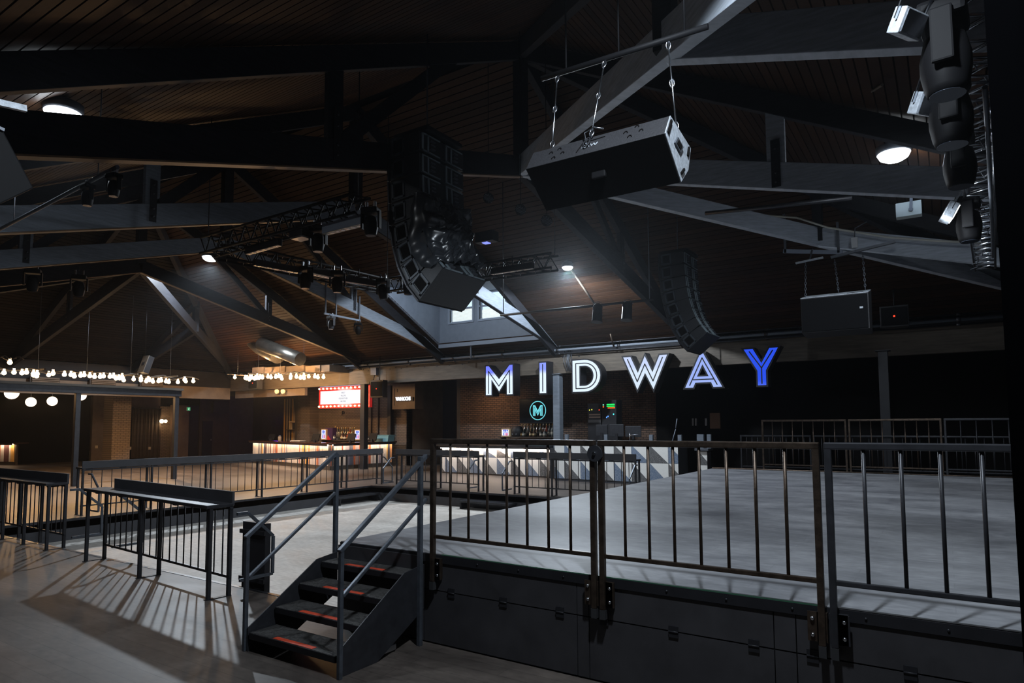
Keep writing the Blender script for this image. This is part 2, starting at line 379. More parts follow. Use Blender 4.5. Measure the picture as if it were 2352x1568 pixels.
# upper walls above the plates are closed by the roof itself; dormer
dm = MB()
t = .06
dm.prism([(DY0, bz(DY0)), (DY1, bz(DY1)), (DY1, DZ)], (DX0 - t, 0, 0), (0, 1, 0), (0, 0, 1), (t, 0, 0))      # left cheek
dm.prism([(DY0, bz(DY0)), (DY1, bz(DY1)), (DY1, DZ)], (DX1, 0, 0), (0, 1, 0), (0, 0, 1), (t, 0, 0))          # right cheek
dm.box((DX0 - t, DY0 - .1, DZ), (DX1 + t, DY1 + .3, DZ + .06))                                              # dormer ceiling
WZ0, WZ1 = 5.98, 6.98
wins = [(-16.2, -15.08), (-14.75, -13.55), (-13.3, -12.4)]
xs = [DX0] + [v for w_ in wins for v in w_] + [DX1]
for i in range(0, len(xs), 2): dm.box((xs[i], DY1, 5.0), (xs[i + 1], DY1 + .1, DZ))
for a, b in wins:
    dm.box((a, DY1, 5.0), (b, DY1 + .1, WZ0)); dm.box((a, DY1, WZ1), (b, DY1 + .1, DZ))
struct(dm.build('wall_dormer', M['dormer']))
day = emis('overcast sky seen through window', (.62, .82, 1.0), 1.25)
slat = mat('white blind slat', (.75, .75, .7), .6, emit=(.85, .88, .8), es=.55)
for i, (a, b) in enumerate(wins):
    wd = struct(MB().box((a, DY1 + .07, WZ0), (b, DY1 + .075, WZ1)).build('window_%d' % (i + 1), day, loc=((a + b) / 2, DY1 + .07, WZ0)))
    fr = MB()
    for p, q in (((a - .07, WZ0 - .08), (b + .07, WZ0)), ((a - .07, WZ1 - .02), (b + .07, WZ1 + .03)), ((a - .08, WZ0), (a, WZ1)), ((b, WZ0), (b + .08, WZ1)), ((a, (WZ0 + WZ1) / 2 - .03), (b, (WZ0 + WZ1) / 2 + .03)), ((a + .07, WZ0 + .02), (a + .1, WZ1))):
        fr.box((p[0], DY1 - .04, p[1]), (q[0], DY1 + .06, q[1]))
    fr.build('window_frame', M['trimgrey'], wd)
    first = None
    for k in range(10 if i != 1 else 7):
        z = WZ0 + .03 + k * .05
        if first is None: first = MB().box((a + .02, DY1 + .03, z), (b - .02, DY1 + .065, z + .032)).build('blind_slat', slat, wd, loc=((a + b) / 2, DY1 + .05, z))
        else: inst(first, wd, ((a + b) / 2, DY1 + .05, z))
struct(MB().box((DX0 - .05, DY1 - .02, 5.0), (DX1 + .05, DY1 + .13, 5.2)).build('trim_2', M['trimgrey']))

# ------------------------------------------------------------------ timber trusses
def chordz(y): return 6.98 - .229 * (y - YM) if y > YM else 6.98 - .297 * (YM - y)
ch, cw = .40, .15
def steel_plate(mb, x, y, z, h, nx=1):
    mb.box((x, y - .09, z), (x + .012 * nx, y + .09, z + h))
def bolt_row(parent, pts, nx=(1, 0, 0), rad=.022):
    m = MB()
    for p in pts: m.lathe(p, [(rad, 0), (rad, rad * .7), (rad * .5, rad)], 6, nx)
    m.build('bolt', M['blacksteel'], parent)['kind'] = 'stuff'
for i, x in enumerate((-7.0, -11.8, -17.1, -21.8)):
    lab = ['dark timber roof truss nearest the stage, meeting above the hung wedge speaker', 'grey timber roof truss ending at the steel column behind the letter I',
           'grey timber roof truss ending left of the dormer window', 'dark timber roof truss ending above the lit marquee board'][i]
    tr = thing('roof_truss', lab, 'roof truss', (x, YM, 4.1), 'timber roof trusses')
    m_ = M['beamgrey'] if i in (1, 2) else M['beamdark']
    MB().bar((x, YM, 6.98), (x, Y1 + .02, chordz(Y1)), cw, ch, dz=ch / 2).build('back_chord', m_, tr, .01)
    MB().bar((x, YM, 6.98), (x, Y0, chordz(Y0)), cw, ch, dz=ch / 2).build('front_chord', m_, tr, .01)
    MB().bar((x, Y1 + .05, B0 - .02), (x, YM, ZR - .05), cw, .34, dz=-.17).build('back_rafter', M['beamdark'], tr, .01)
    MB().bar((x, Y0 - .05, B0 - .02), (x, YM, ZR - .05), cw, .34, dz=-.17).build('front_rafter', M['beamdark'], tr, .01)
    MB().box((x - .1, YM - .14, 7.3), (x + .1, YM + .14, ZR - .3)).build('king_post', M['beamdark'], tr, .01)
    MB().bar((x, YM, 6.98 - .012), (x, Y0, chordz(Y0) - .012), cw, .02).build('added_underside', M['warm_underside'], tr)  # thin strips added under the chords to carry the painted warm light
    MB().bar((x, YM, 6.98 - .012), (x, Y1 + .02, chordz(Y1) - .012), cw, .02).build('added_underside', M['warm_underside'] if i > 1 else M['beamdark'], tr)
    for y in (15.9, 6.1):
        MB().box((x - .05, y - .13, chordz(y) + .05), (x + .05, y + .13, B0 + MS * min(Y1 - y, y - Y0) - .1)).build('web_post', m_, tr, .008)
        pl = MB(); zz = chordz(y) + .1; pl.box((x + cw / 2, y - .06, zz - .02), (x + cw / 2 + .012, y + .06, zz + .75)); pl.build('steel_plate', M['beamdark'], tr)
        bolt_row(tr, [(x + cw / 2 + .012, y, zz + q) for q in (.08, .22, .5, .66)])
    for y0, y1 in ((15.9, 13.2), (6.1, 8.8)):
        MB().bar((x, y0, chordz(y0) + .3), (x, y1, B0 + MS * min(Y1 - y1, y1 - Y0) - .3), .1, .2).build('web_brace', M['beamdark'], tr)
# hip ends
def hip(apx, sx, label_c, label_b, label_f, labj):
    xe = X1 if sx > 0 else X0; m_ = M['beamlit'] if sx > 0 else M['beamdark']
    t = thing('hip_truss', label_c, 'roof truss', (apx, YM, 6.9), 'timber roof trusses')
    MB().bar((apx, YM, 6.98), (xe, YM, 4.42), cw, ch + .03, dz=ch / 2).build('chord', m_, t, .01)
    MB().bar((apx, YM, ZR - .05), (xe, YM, B0), cw, .34, dz=-.17).build('rafter', M['beamdark'], t, .01)
    xp = apx + sx * 4.9
    MB().box((xp - .14, YM - .05, 5.9), (xp + .14, YM + .05, B0 + MS * (abs(xe - xp)) - .2)).build('web_post', m_, t)
    MB().box((xp - .07, YM - cw / 2 - .014, 5.72), (xp + .07, YM - cw / 2, 6.5)).build('steel_plate', M['beamdark'], t)
    bolt_row(t, [(xp, YM - cw / 2 - .014, z) for z in (5.8, 5.95, 6.35)], (0, -1, 0))
    for sy, lb in ((1, label_b), (-1, label_f)):
        ye = Y1 if sy > 0 else Y0; ze = 4.72 if sy > 0 else 4.1
        t = thing('hip_beam', lb, 'roof beam', (apx, YM, 6.9), 'timber hip beams')
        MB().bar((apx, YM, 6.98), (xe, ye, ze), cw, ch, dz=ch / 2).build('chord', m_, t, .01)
        MB().bar((apx, YM, ZR - .05), (xe, ye, B0), cw, .34, dz=-.17).build('rafter', M['beamdark'], t, .01)
    for yj, lb in ((15.8, labj[0]), (6.2, labj[1])):
        s = abs(yj - YM) / (Y1 - YM); xs_ = apx + (xe - apx) * s
        zs = 6.98 + (4.72 - 6.98) * s if yj > YM else 6.98 + (4.1 - 6.98) * s
        t = thing('jack_truss', lb, 'roof beam', (xs_, yj, zs), 'timber jack beams')
        MB().bar((xs_, yj, zs), (xe, yj, 4.45 if yj > YM else 4.2), cw, ch, dz=ch / 2).build('chord', m_, t, .01)
        MB().bar((xs_, yj, B0 + MS * abs(xe - xs_) - .1), (xe, yj, B0), cw, .3, dz=-.17).build('rafter', M['beamdark'], t, .01)
        MB().box((xs_ - .1, yj - .1, zs + .1), (xs_ + .1, yj + .1, B0 + MS * abs(xe - xs_) - .1)).build('web_post', M['beamdark'], t)
hip(HX1, 1, 'large grey timber roof beam running to the right under the disc lamp', 'violet grey hip beam sloping down behind the hung flat speaker', 'dark hip beam rising to the top edge left of the wedge speaker',
    ['grey timber beam with a bare wood scrape, above the hung flat speaker', 'dark timber beam crossing the top of the photo above the wedge speaker'])
hip(HX0, -1, 'dark timber roof beam running to the far left end wall', 'dark hip beam above the silver duct at left', 'dark hip beam at the far left front corner',
    ['dark jack beam over the far left corner with the box lamps', 'dark jack beam over the front left aisle'])
# plate beams
pb = thing('plate_beam', 'long worn brown timber beam over the bars carrying the letters', 'roof beam', (-14, Y1, 3.8))
MB().box((-31.9, Y1, 3.79), (4.8, Y1 + .19, 4.52)).build('beam', M['plate'], pb, .012, loc=(-14, Y1, 3.8))
MB().box((-31.9, Y1 + .02, 4.52), (4.8, Y1 + .3, 4.72)).build('top_plate', M['beamdark'], pb, loc=(-14, Y1, 4.5))
bm_ = MB()
for k in range(40):
    if k % 5 != 4: bm_.lathe((-23.4 + k * .33, Y1, 4.38 + (.06 if k % 2 else 0)), [(.028, 0), (.028, .02)], 6, (0, -1, 0))
bm_.build('bolt', M['blacksteel'], pb)['kind'] = 'stuff'
pb2 = thing('plate_beam', 'dark timber beam along the far left side above the festoon lights', 'roof beam', (X0, 11, 3.9))
MB().box((X0 - .19, Y0 - 2, 3.95), (X0, Y1, 4.75)).build('beam', M['beamdark'], pb2, .012, loc=(X0, 11, 3.9))
pb3 = thing('plate_beam', 'dark timber beam at the right end under the hip roof', 'roof beam', (X1 + .1, 11, 3.9))
MB().box((X1, Y0 - 2, 3.9), (X1 + .19, Y1, 4.7)).build('beam', M['beamdark'], pb3, .012, loc=(X1 + .1, 11, 3.9))
# dark fascia wall at the far left (under the left plate) and over the left bar
struct(MB().box((X0 - .1, Y0 - 5, 3.35), (X0 - .02, Y1, 4.0)).build('wall_left', M['taupe']))
struct(MB().box((-31.6, Y1 + .25, 3.42), (onY(700, 900, 21.1).x, Y1 + .4, 4.5)).build('wall_back', M['taupe']))

# columns
def column(x, y, top, w_, label, m_, foot=.1):
    t = thing('steel_column', label, 'column', (x, y, 0), None)
    MB().box((x - w_ / 2, y - w_ / 2, 0), (x + w_ / 2, y + w_ / 2, top)).build('shaft', m_, t, .008)
    MB().box((x - w_ / 2 - .06, y - w_ / 2 - .06, top - .02), (x + w_ / 2 + .06, y + w_ / 2 + .06, top)).build('cap_plate', m_, t)
    if foot: MB().box((x - w_ / 2 - foot, y - w_ / 2 - foot, 0), (x + w_ / 2 + foot, y + w_ / 2 + foot, 1.1 if foot > .08 else .02)).build('base', M['charcoal'], t, .006)
    return t
column(-11.8, Y1 + .1, 3.79, .27, 'grey steel column between the letters I and D', M['beamgrey'], .1)
column(-21.75, Y1 + .1, 3.79, .26, 'black column in front of the lit marquee board', M['black'], .02)
column(-1.27, 19.2, 3.79, .22, 'dim grey column behind the stage railing at right', M['black'], .02)
column(-22.78, 23.7, 3.9, .22, 'black post beside the bar, left of the washrooms board', M['black'], .02)
# ------------------------------------------------------------------ stage
SX0, SX1, SY0, SY1 = -5.1, 4.7, 4.62, 17.1
stg = thing('stage', 'large raised stage with grey vinyl floor and charcoal hinged front panels', 'stage', (-.2, 11, 0))
MB().box((SX0, SY0, ST - .03), (SX1, SY1, ST)).build('deck', M['stagefloor'], stg, loc=(0, 0, ST))
MB().box((SX0 + .03, SY0 + .05, PZ), (SX0 + .08, SY1, ST - .03)).build('side_panel', M['fascia'], stg)
MB().box((SX0, SY1 - .05, 0), (SX1, SY1, ST - .03)).build('back_panel', M['fascia'], stg)
MB().box((SX0, SY0 - .012, ST - .075), (SX1, SY0 + .03, ST - .004)).build('edge_trim', M['black'], stg)
MB().box((SX0 + 1.3, SY0 - .006, ST - .004), (-.72, SY0 + .012, ST + .003)).build('edge_tape', M['green'], stg)
bolt_row(stg, [(-3.4 + .42 * k, SY0 - .012, ST - .04) for k in range(10)], (0, -1, 0), .008)
FY = SY0 + .0
cuts = [(-5.08, -4.008), (-4.0, -2.455), (-2.448, -2.352), (-2.345, -1.004), (-.997, -.868), (-.861, 1.2), (1.207, 3.0), (3.007, 4.7)]
MB().box((SX0, FY + .03, 0), (SX1, FY + .05, ST - .07)).build('frame', M['backing'], stg)
for i, (a, b) in enumerate(cuts):
    MB().box((a, FY, .475), (b, FY + .03, ST - .08)).build('upper_panel', M['fascia'], stg)
    MB().box((a, FY + .002, .015), (b, FY + .03, .465)).build('access_flap', M['fascia'], stg)
hinge0 = None
for x in (-3.69, -3.14, -2.6, -2.22, -1.68, -1.13, -.77, -.24, .45):
    if hinge0 is None:
        h = MB(); h.box((x - .035, FY - .008, .43), (x + .035, FY, .465)); h.box((x - .035, FY - .008, .475), (x + .035, FY, .51)); h.tube([(x - .035, FY - .008, .47), (x + .035, FY - .008, .47)], .007, 6)
        hinge0 = h.build('hinge', M['black'], stg, loc=(x, FY, .47))
    else: inst(hinge0, stg, (x, FY, .47))
MB().tube([(SX0, 17.13, ST + .01), (SX1, 17.13, ST + .01)], .02, 6).build('rear_edge_bar', M['bronze'], stg)

# ------------------------------------------------------------------ stage railings
def rail_panel(x0, x1, y, zb, top, low, label, n=7, rad=.021, foot=None, group='stage railing panels', m_=None, front=True):
    m_ = m_ or M['bronze']
    t = thing('railing_panel', label, 'railing', ((x0 + x1) / 2, y, zb), group)
    MB().bar((x0 - .022, y, top - .022), (x1 + .022, y, top - .022), .045, .045).build('top_rail', m_, t, .008)
    MB().bar((x0, y, low), (x1, y, low), .032, .032).build('bottom_rail', m_, t, .006)
    fz = foot if foot is not None else zb
    for x in (x0, x1): MB().bar((x, y, fz), (x, y, top - .03), .042, .042).build('post', m_, t, .006)
    b0 = None
    for k in range(n):
        x = x0 + (x1 - x0) * (k + 1) / (n + 1)
        if b0 is None: b0 = MB().tube([(x, y, low), (x, y, top - .04)], rad * .55, 8).build('baluster', m_, t, loc=(x, y, low))
        else: inst(b0, t, (x, y, low))
    if front:
        for x, s in ((x0, 1), (x1, -1)):
            br = MB(); br.box((x - .03 * s if s > 0 else x - .03, y, ST - .21), (x + .075 if s > 0 else x + .03, y + .045, ST - .03) if s > 0 else (x + .03, y + .045, ST - .03))
            br.box((x + s * .02 if s > 0 else x - .085, y + .0, ST - .21), (x + .085 if s > 0 else x - .02, y + .012, ST - .03))
            br.build('bracket', m_, t)
            bb = MB()
            for z in (ST - .07, ST - .17): bb.lathe((x + s * .055, y, z), [(.013, 0), (.013, .012), (.006, .016)], 8, (0, -1, 0))
            bb.build('bolt', M['chrome'], t)['kind'] = 'stuff'
            MB().box((x - .022, y - .022, fz - .07), (x + .022, y + .022, fz)).build('rubber_cap', M['rubber'], t)
    return t
RY = 4.565
rail_panel(-3.86, -2.27, RY, ST, 1.82, .955, 'bronze brown stage railing panel beside the stairs', foot=.56)
rail_panel(-2.20, -.70, RY, ST, 1.82, .955, 'bronze brown stage railing panel in the middle', foot=.56)
rail_panel(-.63, .95, RY, ST, 1.82, .955, 'dark stage railing panel at the right end', foot=.56, m_=M['blacksteel'])
cp = thing('joining_disc', 'round bolted disc joining two stage railing panels', 'fitting', (-2.235, RY - .03, 1.72))
MB().lathe((-2.235, RY - .024, 1.72), [(.062, 0), (.062, .02)], 20, (0, -1, 0)).build('disc', M['blacksteel'], cp, loc=(-2.235, RY - .024, 1.72))
MB().lathe((-2.235, RY - .044, 1.72), [(.014, 0), (.014, .015)], 8, (0, -1, 0)).build('bolt', M['chrome'], cp)
rail_panel(-3.83, -1.97, 17.17, ST, 2.03, .93, 'brown railing panel at the back of the stage, left one', foot=ST, front=False, group='rear stage railing panels')
rail_panel(-1.89, -.10, 17.17, ST, 2.03, .93, 'brown railing panel at the back of the stage, middle one', foot=ST, front=False, group='rear stage railing panels')
rail_panel(-.02, 2.2, 17.17, ST, 2.03, .93, 'dark railing panel at the back of the stage, right one', foot=ST, front=False, group='rear stage railing panels', m_=M['blacksteel'])
rail_panel(-4.85, -3.05, 19.1, 0, 1.62, .75, 'low dark railing behind the stage, left one', n=11, rad=.016, foot=0, front=False, group='aisle railings', m_=M['blacksteel'])
rail_panel(-2.95, 3.5, 19.1, 0, 1.62, .75, 'low dark railing behind the stage, right one', n=34, rad=.016, foot=0, front=False, group='aisle railings', m_=M['blacksteel'])

# ------------------------------------------------------------------ stage stairs
TX0, TX1 = -5.12, -4.0
sf = thing('stage_stairs', 'black steel stairs with orange red grip strips, up to the stage', 'stairs', (-4.56, 4.1, 0))
tread_m = mat('anti slip tread', (.06, .058, .056), .5, .2, .8, 45, .8)
noses = [(3.60, .165), (3.86, .325), (4.12, .48), (4.38, .635)]
for y, z in noses:
    MB().box((TX0 + .02, y, z - .03), (TX1 - .02, y + .28, z)).build('tread', tread_m, sf, .004)
    MB().box((TX0 + .02, y - .004, z - .055), (TX1 - .02, y + .02, z - .004)).build('nosing', M['black'], sf, .003)
    MB().box((TX0 + .33, y + .004, z), (TX0 + .82, y + .055, z + .0035)).build('grip_strip', M['red'], sf, .001)
MB().box((TX0 + .02, 4.585, .35), (TX1 - .02, 4.61, .76)).build('riser', M['fascia'], sf)
for x in (TX0 - .012, TX1 + .0):
    MB().prism([(3.60, 0), (3.60, .20), (4.34, .66), (4.60, .69), (4.60, .30), (4.02, 0)], (x, 0, 0), (0, 1, 0), (0, 0, 1), (.012, 0, 0)).build('stringer', M['blacksteel'], sf, .002)
tube_m = M['blue_steel']
for x, lb in ((TX0 - .04, 'left'), (TX1 + .03, 'right')):
    MB().bar((x, 3.60, 0), (x, 3.60, .975), .035, .035).build('handrail_post', tube_m, sf, .005)
    MB().bar((x, 4.60 if lb == 'left' else 4.52, ST - (.2 if lb == 'left' else .79)), (x, 4.60 if lb == 'left' else 4.52, 1.66), .04, .04).build('handrail_post', tube_m, sf, .005)
    MB().bar((x, 3.58, .965), (x, 4.60, 1.665), .042, .034).build('handrail', tube_m, sf, .006)
    MB().bar((x, 3.62, .62), (x, 4.60, 1.275), .032, .026).build('mid_rail', tube_m, sf, .006)
MB().box((-4.12, 4.05, .015), (-4.04, 4.3, .07)).build('foot', M['chrome'], sf, .01)

# ------------------------------------------------------------------ drink rails round the sunken floor
def drink_rail(origin, ang, length, label, npost=3, nb=None, shelf_side=-1, H=1.05, board=(0, None), group='black steel drink rails'):
    """local x runs along the rail; shelf to local -y (shelf_side)"""
    t = thing('drink_rail', label, 'railing', (origin[0], origin[1], 0), group)
    Mx = Matrix.Translation(Vector((origin[0], origin[1], 0))) @ Matrix.Rotation(R(ang), 4, 'Z')
    W = lambda a, b, c: Mx @ Vector((a, b, c))
    s = shelf_side
    def bx(mb, a, b):
        n0 = len(mb.v); mb.box(a, b)
        for i in range(n0, len(mb.v)): mb.v[i] = Mx @ mb.v[i]
        return mb
    y0, y1 = sorted((0.02, s * .30))
    bx(MB(), (0, y0, H - .04), (length, y1, H)).build('shelf', M['blacksteel'], t, .008)
    b0_ = board[0]; b1_ = board[1] if board[1] else length
    ya, yb = sorted((.0, -s * .03))
    bx(MB(), (b0_, ya, H - .03), (b1_, yb, H + .135)).build('splash_board', M['charcoal'], t, .004)
    for k in range(npost):
        x = .03 + (length - .06) * k / (npost - 1)
        for y in (0, s * .24): MB().bar(W(x, y, 0), W(x, y, H - .03), .042, .042).build('leg', M['blacksteel'], t, .004)
        bx(MB(), (x - .03, min(0, s * .26) - .02, 0), (x + .03, max(0, s * .26) + .02, .008)).build('foot_plate', M['black'], t)
    MB().bar(W(0, 0, .21), W(length, 0, .21), .03, .03).build('bottom_rail', M['blacksteel'], t, .004)
    MB().bar(W(0, 0, H - .06), W(length, 0, H - .06), .03, .03).build('top_rail', M['blacksteel'], t, .004)
    nb = nb or int(length / .2); b0 = None
    for k in range(nb):
        x = length * (k + 1) / (nb + 1)
        if b0 is None: b0 = MB().tube([W(x, 0, .21), W(x, 0, H - .06)], .0095, 6).build('baluster', M['blacksteel'], t, loc=W(x, 0, .21))
        else: inst(b0, t, W(x, 0, .21))
    bw = max(2, npost)
    for k in range(bw * 2 - 1):
        x = .2 + (length - .4) * k / (bw * 2 - 2)
        bx(MB(), (x - .04, min(s * .05, s * .2), H - .075), (x + .04, max(s * .05, s * .2), H - .04)).build('shelf_bracket', M['black'], t)
    return t
dr_a = drink_rail((-10.5, 4.92), 0 - 4.5, 3.56, 'black drink rail with raised back board, nearest to the stage stairs', 3, 18, -1, board=(.28, None))
dr_b = drink_rail((-15.6, 5.06), 0 - 1, 3.66, 'black drink rail cut off by the left edge of the photo', 5, 20, -1)
dr_c = drink_rail((-15.95, 6.95), 88.2, 9.0, 'long black drink rail along the far left side of the sunken floor', 7, 42, 1)
dr_d = drink_rail((-14.75, 15.62), 0, 3.3, 'short black drink rail in front of the washroom doorway', 3, 15, 1)
dr_e = drink_rail((-10.25, 15.62), 0, 3.7, 'black drink rail in front of the triangle tile booth', 4, 17, 1)

def grab(parent, name_pt, label, out, drop=.32, low=.45, side=(1, 0, 0), h=.92):
    """bent pipe that leaves a rail post, slopes down over the step and returns"""
    p = Vector(name_pt); o = Vector(out)
    t = parent
    s0 = p + Vector((0, 0, h)); d = o.normalized()
    pts = [s0, s0 + d * .14, s0 + d * .5 - Vector((0, 0, drop)), s0 + d * .5 - Vector((0, 0, drop + low)), s0 + d * .05 - Vector((0, 0, drop + low))]
    m = MB()
    for a, b in zip(pts[:-1], pts[1:]): m.bar(a, b, .03, .036)
    o = m.build('bent_handrail', M['blue_steel'], t, .004); o['label'] = label
    return o
grab(dr_a, (-6.94, 4.70, 0), 'bent dark handrail beside the black panel at the stairs end of the drink rail', (0, 1, 0))
grab(dr_a, (-10.5, 4.98, 0), 'bent handrail at the open left end of the near drink rail', (0, 1, 0))
grab(dr_b, (-11.95, 5.05, 0), 'bent handrail at the right end of the leftmost drink rail', (0, 1, 0))
grab(dr_c, (-15.62, 6.95, 0), 'small bent handrail at the near end of the long drink rail', (1, 0, 0))
grab(dr_c, (-15.68, 15.9, 0), 'bent handrail at the far end of the long drink rail', (1, 0, 0), h=.9)
grab(dr_d, (-14.75, 15.55, 0), 'bent handrail left of the doorway drink rail', (0, -1, 0))
grab(dr_d, (-11.45, 15.55, 0), 'bent handrail right of the doorway drink rail', (0, -1, 0))
grab(dr_e, (-10.25, 15.55, 0), 'bent handrail left of the booth drink rail', (0, -1, 0))
grab(dr_e, (-6.5, 15.55, 0), 'bright edged bent handrail by the stage end of the booth drink rail', (0, -1, 0))
def pit_step(a, b, label):
    t = thing('step', label, 'step', ((a[0] + b[0]) / 2, (a[1] + b[1]) / 2, PZ), 'steps into the sunken floor')
    MB().box((a[0], a[1], -.26), (b[0], b[1], -.21)).build('tread', M['blacksteel'], t, .006)
    dx = (b[0] - a[0]); dy = b[1] - a[1]
    for fx in (.04, .96):
        if dx > dy: MB().box((a[0] + dx * fx - .03, a[1] + .02, PZ), (a[0] + dx * fx + .03, b[1], -.26)).build('support', M['black'], t)
        else: MB().box((a[0] + .02, a[1] + dy * fx - .03, PZ), (b[0] - .02, a[1] + dy * fx + .03, -.26)).build('support', M['black'], t)
pit_step((-15.6, 14.0), (-15.2, 15.4), 'low black step in the far left corner of the sunken floor') if False else None
pit_step((PX0 + .02, 13.7), (PX0 + .42, 15.38), 'low black step at the far left corner of the sunken floor')
pit_step((-11.75, 15.0), (-10.0, 15.42), 'low black step under the gap between the two far drink rails')
pit_step((-11.9, 4.97), (-10.55, 5.35), 'low black step between the two near drink rails')
MB_out = MB().box((-13.2, 15.44, -.25), (-13.1, 15.45, -.12)); tag(MB_out.build('socket_plate', M['black']), 'small black socket plate on the sunken floor back wall', 'socket')
tag(MB().box((-9.3, 15.44, -.25), (-9.2, 15.45, -.12)).build('socket_plate', M['black']), 'small black socket plate right of the far step', 'socket')
bp = thing('black_panel', 'tall flat black panel standing between the drink rail and the stairs', 'panel', (-7.15, 5.12, -.45))
MB().box((-7.38, 5.08, -.44), (-6.93, 5.16, .76)).build('board', M['black'], bp, .006)
for z in (.05, .62): MB().box((-7.40, 5.05, z), (-6.91, 5.08, z + .05)).build('batten', M['black'], bp)

# ------------------------------------------------------------------ near drapes at the right
def drape(pts, z0, z1, label, amp=.03, step=.06, name='stage_drape'):
    m = MB(); P = []
    a, b = Vector(pts[0]), Vector(pts[1]); L = (b - a).length; n = int(L / step); d = (b - a).normalized(); nr = Vector((-d.y, d.x, 0))
    for i in range(n + 1):
        s = L * i / n; o = amp * math.sin(s * 31) + amp * .5 * math.sin(s * 57 + 1); P.append(a + d * s + nr * o)
    vs = [Vector((p.x, p.y, z)) for z in (z0, z1) for p in P]; k = len(P)
    vs += [v + nr * .012 for v in vs]
    fs = [(i, i + 1, k + i + 1, k + i) for i in range(k - 1)] + [(2 * k + i, 3 * k + i, 3 * k + i + 1, 2 * k + i + 1) for i in range(k - 1)]
    m.add(vs, fs, True)
    return tag(m.build(name, M['curtain']), label, 'curtain', None)
drape(((.285, 4.45, 0), (1.9, 4.25, 0)), 0.0, 5.4, 'black drape closing the right edge of the photo, in front of the stage')
drape(((.60, 7.2, 0), (2.6, 7.2, 0)), .86, 5.6, 'black drape hanging just above the stage floor at right')
tag(MB().box((.66, 8.3, .80), (.80, 8.5, 1.05)).build('floor_box', mat('pale blue box', (.2, .35, .5), .5)), 'small pale blue box beside the right drape on the stage', 'box')

# ------------------------------------------------------------------ MIDWAY letters
UX, UZ = Vector((1, 0, 0)), Vector((0, 0, 1))
def letter_face(name, ctop, cbot, mid, st):
    m = bpy.data.materials.new(name); m.use_nodes = True; nt = m.node_tree; nt.nodes.clear(); L = nt.links.new
    tc = nt.nodes.new('ShaderNodeTexCoord'); sp = nt.nodes.new('ShaderNodeSeparateXYZ'); L(tc.outputs['Generated'], sp.inputs[0])
    nz = nt.nodes.new('ShaderNodeTexNoise'); nz.inputs['Scale'].default_value = 2.5; L(tc.outputs['Object'], nz.inputs['Vector'])
    ad = nt.nodes.new('ShaderNodeMath'); ad.operation = 'MULTIPLY_ADD'; ad.inputs[1].default_value = .12; L(nz.outputs['Fac'], ad.inputs[0]); L(sp.outputs['Z'], ad.inputs[2])
    cr = nt.nodes.new('ShaderNodeValToRGB'); e = cr.color_ramp.elements
    e[0].position = mid; e[0].color = tuple(cbot) + (1,); e[1].position = min(1, mid + .1); e[1].color = tuple(ctop) + (1,)
    L(ad.outputs[0], cr.inputs[0]); em = nt.nodes.new('ShaderNodeEmission'); em.inputs[1].default_value = st; L(cr.outputs[0], em.inputs[0])
    o = nt.nodes.new('ShaderNodeOutputMaterial'); L(em.outputs[0], o.inputs[0]); return m
WHT = (.72, .85, 1.0)
BLU = (.10, .16, 1.0)
def ell(cx, cy, rx, ry, a0, a1, n=16): return [(cx + rx * math.cos(R(a0 + (a1 - a0) * i / n)), cy + ry * math.sin(R(a0 + (a1 - a0) * i / n))) for i in range(n + 1)]
LET = {
 'M': dict(o=[(0, 0), (0, 1), (.085, 1), (.41, .525), (.735, 1), (.82, 1), (.82, 0), (.65, 0), (.65, .54), (.41, .115), (.17, .54), (.17, 0)], h=[],
           i=[[(.085, .05), (.085, .82), (.41, .29), (.735, .82), (.735, .05)]]),
 'I': dict(o=[(0, 0), (0, 1), (.18, 1), (.18, 0)], h=[], i=[[(.09, .06), (.09, .94)]]),
 'D': dict(o=[(0, 0), (0, 1), (.36, 1)] + ell(.36, .5, .46, .5, 90, -90)[1:], h=[[(.2, .18), (.36, .18)] + ell(.36, .5, .27, .32, -90, 90)[1:] + [(.2, .82)]],
           i=[[(.1, .1), (.1, .9), (.36, .9)] + ell(.36, .5, .365, .4, 90, -90)[1:] + [(.1, .1)]]),
 'W': dict(o=[(0, 1), (.2, 1), (.4, .5), (.6, 1), (.8, .5), (1.0, 1), (1.2, 1), (.82, 0), (.6, .5), (.38, 0)], h=[], i=[[(.12, .93), (.385, .24), (.6, .76), (.815, .24), (1.08, .93)]]),
 'A': dict(o=[(0, 0), (.45, 1), (.5, 1), (1, 0), (.77, 0), (.71, .14), (.28, .14), (.22, 0)], h=[[(.33, .31), (.65, .31), (.49, .66)]],
           i=[[(.13, .07), (.485, .84), (.87, .07)], [(.23, .225), (.78, .225)]]),
 'Y': dict(o=[(0, 1), (.24, 1), (.46, .6), (.68, 1), (.9, 1), (.57, .4), (.57, 0), (.35, 0), (.35, .4)], h=[], i=[[(.15, .93), (.46, .47), (.76, .93)], [(.46, .47), (.46, .05)]]),
}
